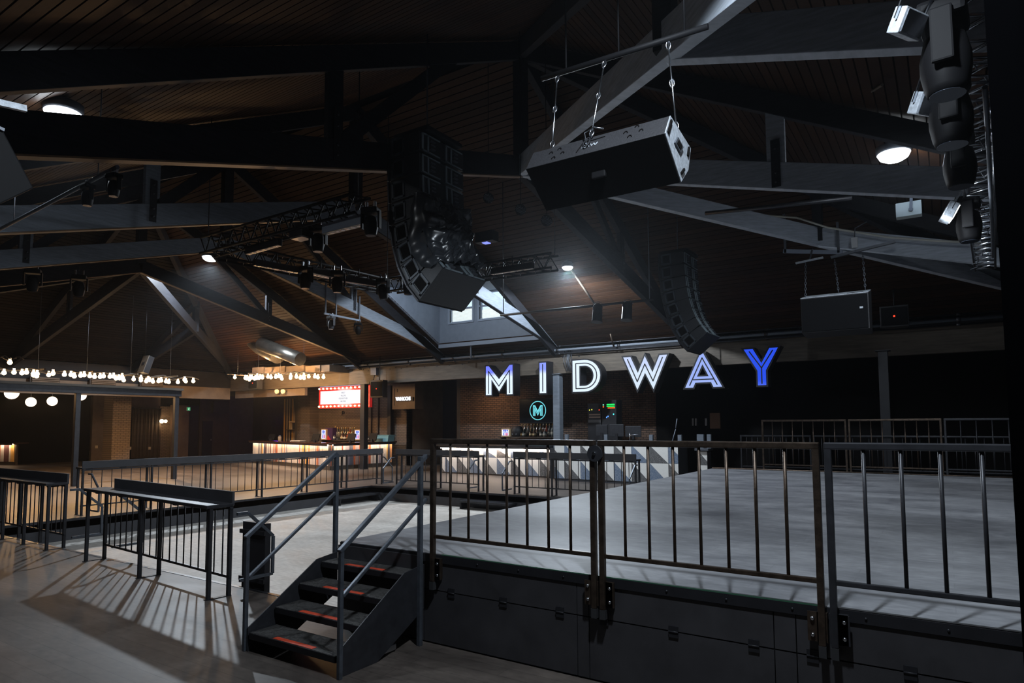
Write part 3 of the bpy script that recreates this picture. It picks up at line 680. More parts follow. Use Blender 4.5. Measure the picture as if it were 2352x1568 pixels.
def curve_plate(name, outer, holes, m, parent, org, sx, sz, y0, y1, off=0):
    cu = bpy.data.curves.new(name, 'CURVE'); cu.dimensions = '2D'; cu.fill_mode = 'BOTH'; cu.extrude = abs(y1 - y0) / 2; cu.offset = off
    for pl in [outer] + holes:
        s = cu.splines.new('POLY'); s.points.add(len(pl) - 1); s.use_cyclic_u = True
        for q, (a, b) in zip(s.points, pl): q.co = (a * sx, b * sz, 0, 1)
    t = bpy.data.objects.new('t', cu); COL.objects.link(t)
    dg = bpy.context.evaluated_depsgraph_get(); me = bpy.data.meshes.new_from_object(t.evaluated_get(dg)); bpy.data.objects.remove(t)
    base = wl(parent)
    for q in me.vertices: c = q.co.copy(); q.co = Vector((org[0] + c.x, (y0 + y1) / 2 - c.z, org[2] + c.y)) - base
    me.materials.clear(); me.materials.append(m)
    o = bpy.data.objects.new(name, me); COL.objects.link(o); o.parent = parent; WL[o.name] = base; return o
LY = 20.42
def letter(chr_, l, b, r_, tp, label, ctop, cbot, mid, st):
    """l,r_ = world x of the left and right side, b,tp = z"""
    D = LET[chr_]; wid = max(p[0] for p in D['o'])
    sx, sz = (r_ - l) / wid, tp - b
    t = thing('sign_letter', label, 'sign letter', (l, LY, b), 'illuminated letters on the timber beam')
    def grow(pl, g):
        cx = (l + r_) / 2
        return pl
    curve_plate('housing', D['o'], D['h'], M['black'], t, (l, 0, b), sx, sz, LY, LY + .445, off=.05)
    curve_plate('face', D['o'], D['h'], letter_face('lit face ' + chr_, ctop, cbot, mid, st), t, (l, 0, b), sx, sz, LY - .012, LY - .002)
    m = MB()
    for pl in D['i']:
        for (a, c), (d, e_) in zip(pl[:-1], pl[1:]):
            m.bar((l + a * sx, LY - .018, b + c * sz), (l + d * sx, LY - .018, b + e_ * sz), .012, .034, up=(0, 1, 0) if False else (Vector((d - a, 0, e_ - c)).cross(Vector((0, 1, 0)))))
        for a, c in pl: m.lathe((l + a * sx, LY - .012, b + c * sz), [(.017, 0), (.017, .012)], 10, (0, -1, 0))
    m.build('inline', M['black'], t)
    return t
def lx(px, py): return onY(px, py, LY)
mk = lambda ch_, x0, y0, x1, y1, *a: letter(ch_, lx(x0, y0).x, min(lx(x0, y0).z, lx(x1, y0).z) if False else lx(x0, y0).z, lx(x1, y1).x, lx(x1, y1).z, *a)
LZ0, LZ1 = 3.08, 4.18
def ml(ch_, xa, xb, *a): letter(ch_, onY(xa, 890, LY).x, LZ0, onY(xb, 890, LY).x, LZ1, *a)
ml('M', 1116.5, 1177.5, 'illuminated white letter M with blue tips, leftmost on the beam', (.16, .2, 1.0), WHT, .90, 1.15)
ml('I', 1240, 1254.5, 'illuminated white letter I beside the steel column', (.25, .32, 1.0), WHT, .90, 1.15)
ml('D', 1316, 1379, 'illuminated white letter D right of the steel column', WHT, WHT, .5, 1.15)
ml('W', 1433, 1534, 'illuminated white letter W on the beam', (.62, .72, 1.0), WHT, .85, 1.0)
ml('A', 1574, 1659, 'illuminated pale blue letter A on the beam', (.36, .48, 1.0), (.42, .55, 1.0), .6, .95)
ml('Y', 1711, 1790, 'illuminated deep blue letter Y, rightmost', (.03, .10, 1.0), (.10, .19, 1.0), .55, .85)

# ------------------------------------------------------------------ ceiling lamps (visible discs)
for i, (p, e_, lb) in enumerate(LAMPS):
    t = thing('ceiling_lamp', lb, 'lamp', p, 'white disc lamps on the roof')
    r_ = (.22, .31, .17, .26)[i]
    MB().lathe(p, [(r_ * .93, -.045), (r_, -.01), (r_, .07), (r_ * .5, .12), (.03, .13), (.03, .25)], 24).build('housing', M['galv'], t)
    MB().lathe(p, [(.01, -.05 - r_ * .5), (r_ * .5, -.05 - r_ * .43), (r_ * .8, -.05 - r_ * .25), (r_ * .93, -.05)], 24).build('lens', M['lamp'], t)
def conduit(a, b, label, r=.02, m_=None, name='conduit'):
    return tag(MB().tube([a, b], r, 6).build(name, m_ or M['plate']), label, 'pipe')
conduit((-9.23, 17.2, B0 + MS * (Y1 - 17.2) - .02), (-9.23, 19.3, B0 + MS * (Y1 - 19.3) - .02), 'thin conduit running down the plank ceiling from the small lamp', .03)
conduit((-22.3, 14.2, B0 + MS * (Y1 - 14.2) - .03), (-22.3, 17.4, B0 + MS * (Y1 - 17.4) - .03), 'thin conduit running down the dark ceiling from the centre left lamp', .03)
conduit((-.9, 11.3, 7.0), (-.5, 9.6, 6.35), 'thin conduit on the dark ceiling above the right hand lamp', .02)

# ------------------------------------------------------------------ pipes along the timber beam
for dx, z, y, r_, lb in ((0, 4.62, 20.62, .045, 'thick sprinkler pipe along the top of the letter beam'), (.3, 4.50, 20.70, .022, 'thin cable pipe just below the sprinkler pipe'), (0, 4.78, 20.75, .02, 'thin pipe above the sprinkler pipe')):
    pp = thing('pipe', lb, 'pipe', (-10 + dx, y, z))
    MB().tube([(-27, y, z), (3.4, y, z)], r_, 8).build('tube', M['blacksteel'] if r_ < .04 else M['beamgrey'], pp)
    cl = MB()
    for k in range(12): cl.tube([(-26 + 2.4 * k - .05, y, z), (-26 + 2.4 * k + .05, y, z)], r_ + .014, 8)
    o_ = cl.build('coupling', M['blacksteel'], pp); o_['kind'] = 'stuff'
for px, lb in ((1408, 'copper coloured sprinkler drop above the letter W'),):
    p = onY(px, 800, 20.5)
    conduit((p.x, 20.55, 4.6), (p.x, 20.3, 5.0), lb, .03, M['bronze'], 'sprinkler_drop')
conduit((-15.28, 20.3, 6.3), (-15.28, 20.3, 4.52), 'pale blue grey vertical rod hanging in front of the dormer', .035, M['dormer'], 'hanging_rod')
conduit((-6.2, 20.45, 4.7), (-6.2, 20.45, 3.3), 'thin dark rod hanging between the letters A and Y', .015, M['blacksteel'], 'hanging_rod')
cb = MB()
for k in range(7):
    x = -11.4 + .05 * k; cb.tube([(x, 20.78, 4.6), (x + .06 * math.sin(k), 20.70, 4.2), (x + .1, 20.76, 3.85)], .014, 5)
tag(cb.build('cable_bundle', M['galv']), 'bundle of grey cables hanging over the beam by the steel column', 'cable')['kind'] = 'stuff'
jb = thing('junction_box', 'grey junction box on the beam above the marquee board', 'box', (-21.0, 20.8, 4.1))
MB().box((-21.15, 20.72, 4.15), (-20.8, 20.86, 4.5)).build('box', M['galv'], jb, .01)
MB().tube([(-20.95, 20.78, 4.15), (-20.98, 20.75, 3.95), (-21.25, 20.8, 3.9), (-21.3, 20.82, 3.78)], .02, 6).build('cable', M['black'], jb)

# ------------------------------------------------------------------ speakers
def wall_speaker(px, py, y, wx, hz, label, rot=0, hang=None):
    p = onY(px, py, y); t = thing('loudspeaker', label, 'loudspeaker', (p.x, y, p.z - hz / 2))
    MB().prism([(-wx / 2, -.18), (wx / 2, -.18), (wx * .36, .2), (-wx * .36, .2)], (p.x, y, p.z - hz / 2), (1, 0, 0), (0, 1, 0), (0, 0, hz)).build('cabinet', M['speaker'], t, .01)
    MB().box((p.x - wx * .45, y - .2, p.z - hz * .42), (p.x + wx * .45, y - .181, p.z + hz * .42)).build('grille', M['grille'], t)
    MB().box((p.x - .02, y - .206, p.z - .02), (p.x + .02, y - .2, p.z + .02)).build('power_light', emis('red led ' + label[:8], (1, .05, .02), 2), t)
    top = roofz(p.x, y)
    MB().tube([(p.x, y, p.z + hz / 2 - .02), (p.x, y, top)], .02, 6).build('bracket', M['black'], t)
    return t
wall_speaker(872, 893, 20.55, .75, .75, 'black loudspeaker with red light hanging beside the marquee board', hang=4.3)
wall_speaker(588, 880, 20.2, .7, .6, 'small dark loudspeaker under the right festoon lights', hang=4.6)
wall_speaker(2055, 728, 19.6, .65, .55, 'dim black loudspeaker with red light above the rear stage railing', hang=5.4)

def wire(t, a, b, r_=.007, fit=True):
    MB().tube([a, b], r_, 5).build('wire', M['chrome'], t)
    if fit:
        a, b = Vector(a), Vector(b); d = (b - a)
        for s in (.06, .52, .93):
            c = a + d * s; q = []
            for k in range(10): an = 2 * math.pi * k / 10; q.append(c + d.normalized() * (.035 * math.cos(an)) + Vector((.018 * math.sin(an), 0, 0)))
            MB().tube(q, .006, 5, True).build('shackle', M['chrome'], t)
# wedge speaker hung over the stage front
xl, xr = -2.78, -1.60
side = [onX(*p, xr) for p in ((1538, 266), (1526, 306), (1563, 418), (1585, 341))]
sy = [(v.y, v.z) for v in side]
sy = sy[:3] + [(sy[3][0] * .45 + sy[2][0] * .55 + .06, sy[3][1] * .45 + sy[2][1] * .55 - .01), sy[3]]
ws = thing('wedge_speaker', 'large grey black wedge loudspeaker hung on wires over the front of the stage', 'loudspeaker', ((xl + xr) / 2, sum(a for a, b in sy) / 5, min(b for a, b in sy)))
MB().prism(sy, (xl, 0, 0), (0, 1, 0), (0, 0, 1), (xr - xl, 0, 0)).build('cabinet', M['speaker'], ws, .006)
xi = xr + .001
MB().prism([(a, b) for a, b in sy], (xi, 0, 0), (0, 1, 0), (0, 0, 1), (.006, 0, 0)).build('side_panel', M['speakermetal'], ws)
A_, B_, C_, D_ = [Vector((0, a, b)) for a, b in (sy[0], sy[1], sy[2], sy[4])]
def sp(u, v): # u along left edge->right, v from top to bottom
    return A_ * (1 - u) * (1 - v) + B_ * u * 0 + (B_ * (1 - v) + C_ * v) * u * 1.0 + D_ * (1 - u) * v
cen = (A_ + B_ + C_ + D_) / 4
fr = [cen + (Vector((0, math.cos(k * math.pi / 2 + .8), math.sin(k * math.pi / 2 + .8)))) * .001 for k in range(4)]
dia = [cen + (D_ - B_) * .02 + v for v in ((A_ - C_) * .12, (B_ - D_) * .16, (C_ - A_) * .12, (D_ - B_) * .16)]
MB().add([Vector((xi + .006, v.y, v.z)) for v in dia] + [Vector((xi + .02, v.y, v.z)) for v in dia], [(0, 1, 2, 3), (4, 7, 6, 5), (0, 4, 5, 1), (1, 5, 6, 2), (2, 6, 7, 3), (3, 7, 4, 0)]).build('handle_plate', M['galv'], ws)
dia2 = [cen + (v - cen) * .62 for v in dia]
MB().add([Vector((xi + .02, v.y, v.z)) for v in dia2] + [Vector((xi + .024, v.y, v.z)) for v in dia2], [(0, 1, 2, 3), (4, 7, 6, 5), (0, 4, 5, 1), (1, 5, 6, 2), (2, 6, 7, 3), (3, 7, 4, 0)]).build('handle_recess', M['backing'], ws)
for a, b in ((A_.lerp(cen, .12).lerp(B_, .1), B_.lerp(cen, .14).lerp(A_, .1)), (D_.lerp(cen, .2), D_.lerp(C_, .28).lerp(cen, .12)), (C_.lerp(D_, .28).lerp(cen, .1), C_.lerp(cen, .22))):
    MB().bar((xi + .008, a.y, a.z), (xi + .008, b.y, b.z), .02, .022, up=(1, 0, 0)).build('slot', M['backing'], ws)
# upper face details: name plate outline, handle arcs, ring
bar_p, bar_q = onY(1272, 172, sy[0][0] + .2), onY(1590, 72, sy[0][0] + .2)
n_up = (B_ - A_).cross(Vector((1, 0, 0))).normalized()
if n_up.z < 0 and abs(n_up.y) < .2: n_up = -n_up
n_up = n_up if n_up.y < 0 else -n_up
def up_pt(s, v, h=.003): q = A_.lerp(B_, v); return Vector((xl + (xr - xl) * s, q.y, q.z)) + n_up * h
for s, v in ((.17, .42), (.21, .8), (.23, .3), (.27, .62), (.72, .38), (.76, .7), (.79, .18), (.83, .5)):
    pts = [up_pt(s + .013 * math.cos(a), v + .22 * math.sin(a) * -.5, .004) for a in [math.pi * k / 6 for k in range(7)]]
    MB().tube(pts, .004, 5).build('cup', M['backing'], ws)
text_mesh('logo', 'EAW', .05, M['speakermetal'], ws, up_pt(.47, .62, .003), (1, 0, 0), (A_ - B_).normalized(), n_up, .003, 1.25)
for a, b in ((up_pt(.385, .8), up_pt(.41, .28)), (up_pt(.41, .28), up_pt(.57, .22))): MB().bar(a, b, .006, .006).build('plate_edge', M['backing'], ws)
ring = [up_pt(.45 + .022 * math.cos(k * math.pi / 6), .42 + .25 * math.sin(k * math.pi / 6), .02) for k in range(12)]
MB().tube(ring, .006, 6, True).build('eye_ring', M['black'], ws)
# front (lower) face grille handle hole
gn = Vector((1, 0, 0)).cross(C_ - B_).normalized(); gn = gn if gn.z < 0 else -gn
gp = [Vector((x, q.y, q.z)) + gn * o for o in (0.0, .006) for x, q in ((xl + .004, B_), (xr - .004, B_), (xr - .004, C_), (xl + .004, C_))]
MB().add(gp, [(0, 3, 2, 1), (4, 5, 6, 7), (0, 1, 5, 4), (1, 2, 6, 5), (2, 3, 7, 6), (3, 0, 4, 7)]).build('grille', M['grille'], ws)
gmid = B_.lerp(C_, .42)
MB().box(((xl + xr) / 2 - .06, gmid.y - .012, gmid.z - .05), ((xl + xr) / 2 + .06, gmid.y + .02, gmid.z + .05)).build('grille_handle', M['fixture'], ws, .01)

wire(ws, (xl + .17, A_.y + .02, A_.z), bar_p.lerp(bar_q, .03))
wire(ws, up_pt(.47, .2, .02), bar_p.lerp(bar_q, .40))
wire(ws, (xr - .02, A_.lerp(D_, .45).y, A_.lerp(D_, .45).z), bar_p.lerp(bar_q, .84))
MB().tube([up_pt(.45, .5, .02), up_pt(.425, .0, .05), up_pt(.5, -.05, .07), up_pt(.56, -.02, .04)], .006, 6).build('steel_sling', M['chrome'], ws)
hp = thing('hanging_pipe', 'dark pipe hung under the beams that carries the wedge speaker', 'pipe', bar_p)
MB().tube([bar_p + (bar_p - bar_q) * .1, bar_q + (bar_q - bar_p) * .1], .024, 8).build('pipe', M['fixture'], hp)
for s in (.1, .5, .95): MB().tube([bar_p.lerp(bar_q, s), to_roof(bar_p.lerp(bar_q, s))], .008, 5).build('drop_rod', M['fixture'], hp)

# flat speaker under the right beams
K = 15 / 9
def fs(x, y, z): return Vector((x * K, 15 + (y - 9), 1.94 + (z - 1.94) * K))
t = thing('flat_speaker', 'flat grey topped loudspeaker hung on three chains under the right beams', 'loudspeaker', fs(-1.1, 9.2, 3.2))
sx0, sx1 = -1.49 * K, -.72 * K
ft = [fs(0, 9, 3.53), fs(0, 9.03, 3.09), fs(0, 9.62, 3.06), fs(0, 9.72, 3.63)]
MB().prism([(v.y, v.z) for v in ft], (sx0, 0, 0), (0, 1, 0), (0, 0, 1), (sx1 - sx0, 0, 0)).build('cabinet', M['speaker'], t, .01)
tq = [Vector((x, q.y, q.z)) + Vector((0, 0, h)) for h in (.003, .015) for x, q in ((sx0, ft[0]), (sx1, ft[0]), (sx1, ft[3]), (sx0, ft[3]))]
MB().add(tq, [(0, 3, 2, 1), (4, 5, 6, 7), (0, 1, 5, 4), (1, 2, 6, 5), (2, 3, 7, 6), (3, 0, 4, 7)]).build('top_panel', M['speakermetal'], t)
MB().box((sx0 + .02, 14.975, ft[1].z + .02), (sx1 - .02, 15.0, ft[0].z - .02)).build('grille', M['grille'], t)
g_ = fs(-.80, 9, 3.35); MB().box((g_.x - .03, 14.96, g_.z - .02), (g_.x + .03, 14.975, g_.z + .02)).build('badge', M['speakermetal'], t)
MB().box((sx1 - .1, 15.1, ft[0].z + .02), (sx1 - .4, 15.14, ft[0].z + .05)).build('handle', M['black'], t)
for a, b in ((fs(-1.45, 9.2, 3.55), fs(-1.43, 9.2, 4.02)), (fs(-1.08, 9.5, 3.62), fs(-1.10, 9.35, 4.03)), (fs(-.765, 9.3, 3.60), fs(-.775, 9.25, 4.05))):
    n = 13; d = b - a
    for k in range(n):
        c = a + d * ((k + .5) / n); ax = Vector((1, 0, 0)) if k % 2 else Vector((0, 1, 0))
        MB().tube([c + d.normalized() * (.038 * math.cos(q * math.pi / 4)) + ax * (.017 * math.sin(q * math.pi / 4)) for q in range(8)], .007, 4, True).build('chain_link', M['galv'], t)
MB().bar(fs(-1.55, 9.2, 4.03), fs(-1.22, 9.2, 4.06), .07, .03).build('hanger_bar', M['speakermetal'], t)
MB().bar(fs(-1.14, 9.3, 4.06), fs(-.42, 9.35, 4.16), .07, .05).build('hanger_bar', M['galv'], t)
MB().tube([fs(-1.38, 9.2, 4.05), fs(-1.38, 9.6, 4.24)], .02, 6).build('hanger_rod', M['galv'], t)

# ------------------------------------------------------------------ line arrays
arr_m = mat('array cabinet paint', (.016, .018, .022), .5, 0, .2, 60, .2)
arr_rear_lit = mat('array rear frame with light', (.22, .27, .30), .45, .1)  # brighter frame copy, light on the rear side is in the colour
arr_lit = mat('array frame paint', (.045, .055, .068), .5, .1, .2, 40)
RB = []
def line_array(cx, cy, ztop, label, tilts, h=.335, wid=1.06, dep=.62, bag=False):
    t = thing('line_array', label, 'loudspeaker', (cx, cy, ztop))
    MB().box((cx - dep * .5, cy - wid * .4, ztop + .02), (cx + dep * .6, cy + wid * .4, ztop + .09)).build('fly_frame', M['black'], t, .01)
    MB().tube([(cx, cy, ztop + .09), to_roof((cx, cy))], .012, 6).build('hoist_chain', M['galv'], t)
    # pivot runs along the front lower edge; module local frame: f = facing -x tilted down
    back = Vector((cx + dep * .5, cy, ztop)); P = Vector((cx - dep * .5, cy, ztop))
    ang = 0
    for k, dt in enumerate(tilts):
        ang += dt
        dn = Vector((math.sin(R(ang)), 0, -math.cos(R(ang))))        # down along the front face
        bk_ = Vector((math.cos(R(ang)), 0, math.sin(R(ang))))         # from front to back
        yv = Vector((0, 1, 0))
        def q(u, v, w_): return P + bk_ * (u * dep) + dn * (v * h) + yv * (w_ * wid)
        def cell(u0, u1, v0, v1, w0, w1, taper=0):
            c = MB(); tp = .5 * taper
            vs = [q(u0, v0, w0), q(u1, v0 + tp, w0), q(u1, v1 - tp, w0), q(u0, v1, w0), q(u0, v0, w1), q(u1, v0 + tp, w1), q(u1, v1 - tp, w1), q(u0, v1, w1)]
            return c.add(vs, [(0, 1, 2, 3), (4, 7, 6, 5), (0, 4, 5, 1), (1, 5, 6, 2), (2, 6, 7, 3), (3, 7, 4, 0)])
        mod = cell(0.03, 1, .02, .97, -.5, .5, .12).build('array_cabinet', arr_m, t, .006)
        cell(-.02, .03, .03, .96, -.48, .48).build('grille', M['grille'], mod)
        fr = MB()
        for w0, w1 in ((-.46, -.06), (.06, .46)):
            for a in ((w0, w1, .10, .14), (w0, w1, .84, .88), (w0, w0 + .035, .10, .88), (w0 + .12, w0 + .15, .10, .88)):
                c = cell(1.0, 1.03, a[2], a[3], a[0], a[1]); fr.add(c.v, c.f)
        fr.build('rear_frame', arr_rear_lit, mod)
        hd = MB()
        for w0 in (-.29, .23):
            for kk in range(3): c = cell(1.0, 1.06, .3 + kk * .17, .36 + kk * .17, w0, w0 + .1); hd.add(c.v, c.f)
        hd.build('connector', M['galv'], mod)['kind'] = 'stuff'
        sd = MB()
        for a in ((.12, .52, .1, .18), (.12, .52, .80, .88), (.12, .17, .1, .88), (.47, .52, .1, .88)):
            c = cell(a[0], a[1], a[2], a[3], -.512, -.50); sd.add(c.v, c.f)
        sd.build('side_frame', arr_lit, mod)
        c = cell(.20, .44, .22, .76, -.505, -.50); c.build('side_handle', M['backing'], mod)
        c = cell(.0, .04, .02, .98, -.53, -.505); c.build('rigging_bar', M['blacksteel'], mod)
        if bag and k >= 3: RB.append((q(1.0, 0, 0), bk_.copy()))
        if bag and k == len(tilts) - 1: RB.append((q(1.0, .45, 0), bk_.copy()))
        # next pivot
        P = P + dn * h
    return t, P
la1, _ = line_array(-6.62, 7.65, 6.32, 'tall black line array loudspeaker partly wrapped in glossy plastic', [0, 1, 2, 2, 5, 9, 11, 12], h=.345, bag=True)
la2, _ = line_array(-5.35, 15.6, 6.05, 'dark line array loudspeaker above the letters A and Y', [1, 2, 3, 4, 5, 6, 8, 9], h=.32)
# plastic sheet on the near array: follows the rear of the middle and lower boxes
pv, pf = [], []
NU, NV = 60, 84
import mathutils
nz_ = mathutils.noise.noise
def bagpt(u, v):
    s = v * (len(RB) - 1); k = min(int(s), len(RB) - 2); f = s - k
    c = RB[k][0].lerp(RB[k + 1][0], f); n = RB[k][1].lerp(RB[k + 1][1], f).normalized()
    wy = -.56 + 1.14 * u                      # across the width, from the near side
    lo = 0
    if u < .16: lo = (.16 - u) * (1.0 + 1.2 * math.sin(v * 3)); wy = -.545 - .02 * math.sin(u * 30)
    r = abs(nz_(Vector((u * 6, v * 5, 1)))) * .16 + abs(nz_(Vector((u * 11 + v * 6, v * 9, 3)))) * .08 + nz_(Vector((u * 26, v * 20, 5))) * .018
    belly = .10 * math.sin(math.pi * min(1, u * 1.1)) * math.sin(math.pi * v)
    return c + n * (.05 + belly + r * (1 if u > .14 else .2) - lo) + Vector((0, wy + nz_(Vector((u * 4, v * 6, 9))) * .05, -.05 * math.sin(u * 8) * v))
for j in range(NV + 1):
    for i in range(NU + 1): pv.append(bagpt(i / NU, j / NV))
for j in range(NV):
    for i in range(NU):
        a = j * (NU + 1) + i; pf.append((a, a + 1, a + NU + 2, a + NU + 1))
tag(MB().add(pv, pf, True).build('plastic_sheet', M['plastic_bag']), 'crumpled glossy black plastic sheet wrapped over the near line array', 'plastic sheet')

# ------------------------------------------------------------------ lattice truss + fixtures
def lattice(p, q, label, size=.3, step=.34, m_=None, group='aluminium lattice trusses', rc=.024, rb=.012):
    m_ = m_ or M['fixture']; p, q = Vector(p), Vector(q); t = thing('lattice_truss', label, 'lighting truss', p, group)
    d = (q - p).normalized(); s = d.cross(Vector((0, 0, 1))).normalized() * size / 2; u = s.cross(d).normalized() * size / 2
    cor = [s + u, s - u, -s - u, -s + u]
    for c in cor: MB().tube([p + c, q + c], rc, 8).build('chord', m_, t)
    n = max(2, int((q - p).length / step)); w_ = MB()
    for i in range(4):
        a, b = cor[i], cor[(i + 1) % 4]
        for k in range(n):
            s0 = p.lerp(q, k / n); s1 = p.lerp(q, (k + .5) / n); s2 = p.lerp(q, (k + 1) / n)
            w_.tube([s0 + a, s1 + b], rb, 5); w_.tube([s1 + b, s2 + a], rb, 5)
    w_.build('web_bracing', m_, t)['kind'] = 'stuff'
    return t
TZ = 5.3
R1, R2, R3, R4 = Vector((-11.45, 7.0, TZ)), Vector((-6.9, 6.95, TZ)), Vector((-11.2, 11.5, TZ)), Vector((-6.6, 11.65, TZ))
lattice(R1, R2 + Vector((-.4, 0, 0)), 'black lattice truss rising from centre left to the near line array')
lattice(Vector((-11.45, 7.3, TZ)), R3, 'black lattice truss receding behind the centre left lamp')
lattice(R3 + Vector((.2, 0, 0)), R4, 'black lattice truss passing behind the near line array towards the dormer')
for a, lb in ((R1, 'centre left corner'), (R3, 'far left corner'), (R4, 'far right corner'), (Vector((-7.4, 6.95, TZ)), 'near right end')):
    conduit(a + Vector((0, 0, .12)), to_roof(a), 'thin hoist rod over the %s of the black lattice truss' % lb, .01, M['black'], 'hoist_rod')['group'] = 'hoist rods'

def moving_head(p, label, sc=1.0, yaw=0, tilt=0, clamp=True, m_=None, group=None):
    """yoke fixture hung from p (top), head axis tilted from straight down"""
    m_ = m_ or M['fixture']; p = Vector(p); t = thing('moving_head', label, 'stage light', p, group)
    def T(v): v = Vector(v) * sc; v.rotate(Matrix.Rotation(R(yaw), 3, 'Z')); return p + v
    def rb(a, b, nm, mm, bev=.01, par=None):
        m = MB(); m.box(a, b); m.v = [T(v) for v in m.v]; return m.build(nm, mm, par or t, bev * sc)
    if clamp:
        for x in (-.09, .09): rb((x - .02, -.03, 0), (x + .02, .03, .14), 'clamp', M['chrome'])
    base = rb((-.17, -.13, -.12), (.17, .13, 0), 'base', m_, .03)
    for x in (-.2, .17): rb((x, -.06, -.42), (x + .035, .06, -.08), 'yoke_arm', m_, .012)
    c = Vector((0, 0, -.36)); ax = Vector((0, math.sin(R(tilt)), -math.cos(R(tilt))))
    prof = [(.06, -.2), (.115, -.16), (.14, -.04), (.14, .05), (.12, .16), (.105, .2)]
    m = MB(); m.lathe(c, prof, 16, ax); m.v = [T(v) for v in m.v]; hd = m.build('head', m_, t)
    m = MB(); m.lathe(c + ax * .2, [(.1, 0), (.1, .006)], 16, ax); m.v = [T(v) for v in m.v]; m.build('lens', mat('lens ' + str(random.random())[:6], (.05, .06, .08), .1, .3), hd)
    return t
def on_rig(px, py, z): return onZ(px, py, z)
for i, (px, py, yaw, tl) in enumerate(((702, 612, 10, 0), (775, 622, 40, 5), (880, 640, 0, 10), (938, 628, 30, 0))):
    q = on_rig(px, py, TZ - .16)
    moving_head(q, ['black moving head under the receding truss, first from the corner', 'black moving head under the receding truss, second from the corner', 'black moving head under the receding truss by the dormer cheek', 'small black moving head left of the bottom of the near line array'][i], .8, yaw, tl)
moving_head(on_rig(731, 520, TZ - .1), 'dark moving head on the rising truss left of the grey bar light', .75, 20, 0)
moving_head(on_rig(852, 478, TZ - .1), 'dark moving head on the rising truss beside the near line array', .75, 20, 0)
def bar_light(a, b, label, th=.06, up=.12, nled=6, m_=None, glow=None):
    a, b = Vector(a), Vector(b); t = thing('bar_light', label, 'stage light', a, 'bar shaped stage lights')
    MB().bar(a, b, th * 1.5, up, dz=up / 2).build('body', m_ or M['black'], t, .006)
    MB().bar(a - Vector((0, 0, .004)), b - Vector((0, 0, .004)), th * 1.4, .006).build('lens_strip', M['duct'], t)
    c = MB()
    for k in range(nled): c.lathe(a.lerp(b, (k + .5) / nled) - Vector((0, 0, .008)), [(th * .45, -.004), (th * .45, 0)], 8)
    c.build('led', M['chrome'], t)['kind'] = 'stuff'
    MB().tube([a.lerp(b, .5) + Vector((0, 0, up)), a.lerp(b, .5) + Vector((0, 0, up + .2))], .012, 6).build('clamp', M['black'], t)
    return t
bz_ = 5.0
bar_light(onZ(568, 584, bz_), onZ(643, 563, bz_), 'slim bar light at the left end of the rising truss')
bar_light(onZ(746, 538, bz_), onZ(845, 513, bz_), 'pale grey bar light with round lenses on the rising truss', .08, .22, 8, M['trimgrey'])
bar_light(onZ(584, 609, bz_), onZ(685, 627, bz_), 'slim bar light at the corner of the receding truss')
bar_light(onZ(712, 628, bz_), onZ(760, 638, bz_), 'slim bar light between the two receding truss moving heads', .14)
bar_light(onZ(782, 645, bz_), onZ(865, 657, bz_), 'slim bar light with tiny lit dots near the dormer cheek')
bar_light(onZ(1130, 630, bz_), onZ(1225, 616, bz_), 'slim bar light with violet dots right of the near line array')
sq = thing('flood_light', 'black rectangular flood light with a clear glass face on the rising truss', 'stage light', onZ(690, 546, 5.0))
c = onZ(692, 549, 5.0); MB().box(c + Vector((-.16, -.12, .01)), c + Vector((.16, .12, .16))).build('body', M['black'], sq, .01); MB().box(c + Vector((-.14, -.1, -.002)), c + Vector((.14, .1, .008))).build('glass', M['duct'], sq)
bl = thing('flood_light', 'black flood light with a blue violet screen right of the near line array', 'stage light', onZ(1118, 556, 5.3))
c = onZ(1118, 558, 5.3); MB().box(c + Vector((-.2, -.1, .01)), c + Vector((.2, .1, .2))).build('body', M['black'], bl, .01); MB().box(c + Vector((-.07, -.06, -.004)), c + Vector((.05, .06, .008))).build('screen', emis('violet screen', (.25, .3, 1), 1.2), bl)
# pipe with two heads, left
pa, pb_ = onZ(-60, 558, 4.6), onZ(270, 383, 4.6)
hp = thing('hanging_pipe', 'steel pipe with two moving heads crossing the upper left beams', 'pipe', pa)
MB().tube([pa, pb_], .022, 8).build('pipe', M['galv'], hp)
for s in (.35, .9): MB().tube([pa.lerp(pb_, s), to_roof(pa.lerp(pb_, s))], .007, 5).build('drop_rod', M['galv'], hp)
moving_head(onZ(202, 424, 4.58), 'black moving head on the upper left pipe, left one', .42, 0, 0)
moving_head(pa.lerp(pb_, .985) - Vector((0, 0, .06)), 'black moving head on the upper left pipe, right one', .42, 10, 0)
# pipe with two cans in front of the ceiling
pr_, pq_ = onY(1150, 724, 14), onY(1500, 688, 14)
hp = thing('hanging_pipe', 'thin black pipe with two can lights in front of the lit ceiling', 'pipe', pr_)
MB().tube([pr_, pq_], .03, 8).build('pipe', M['black'], hp)
for s in (.02, .98): MB().tube([pr_.lerp(pq_, s), to_roof(pr_.lerp(pq_, s))], .012, 5).build('drop_rod', M['galv'], hp)
def par_can(p, label, sc=1.0, tilt=10):
    p = Vector(p); t = thing('can_light', label, 'stage light', p)
    MB().tube([p + Vector((.11 * sc * math.cos(a), 0, .10 * sc * math.sin(a))) for a in [math.pi * k / 8 for k in range(9)]], .008 * sc, 6).build('yoke', M['chrome'], t)
    ax = Vector((0, -math.sin(R(tilt)), -math.cos(R(tilt))))
    MB().lathe(p, [(.05 * sc, -.06 * sc), (.09 * sc, -.02 * sc), (.1 * sc, .28 * sc), (.115 * sc, .3 * sc)], 14, ax).build('can', M['black'], t)
    MB().lathe(p + ax * .3 * sc, [(.1 * sc, 0), (.1 * sc, .004)], 14, ax).build('lens', M['blacksteel'], t)
    return t
par_can(onY(1373, 705, 14), 'black can light on the thin pipe, left one', 1.25)
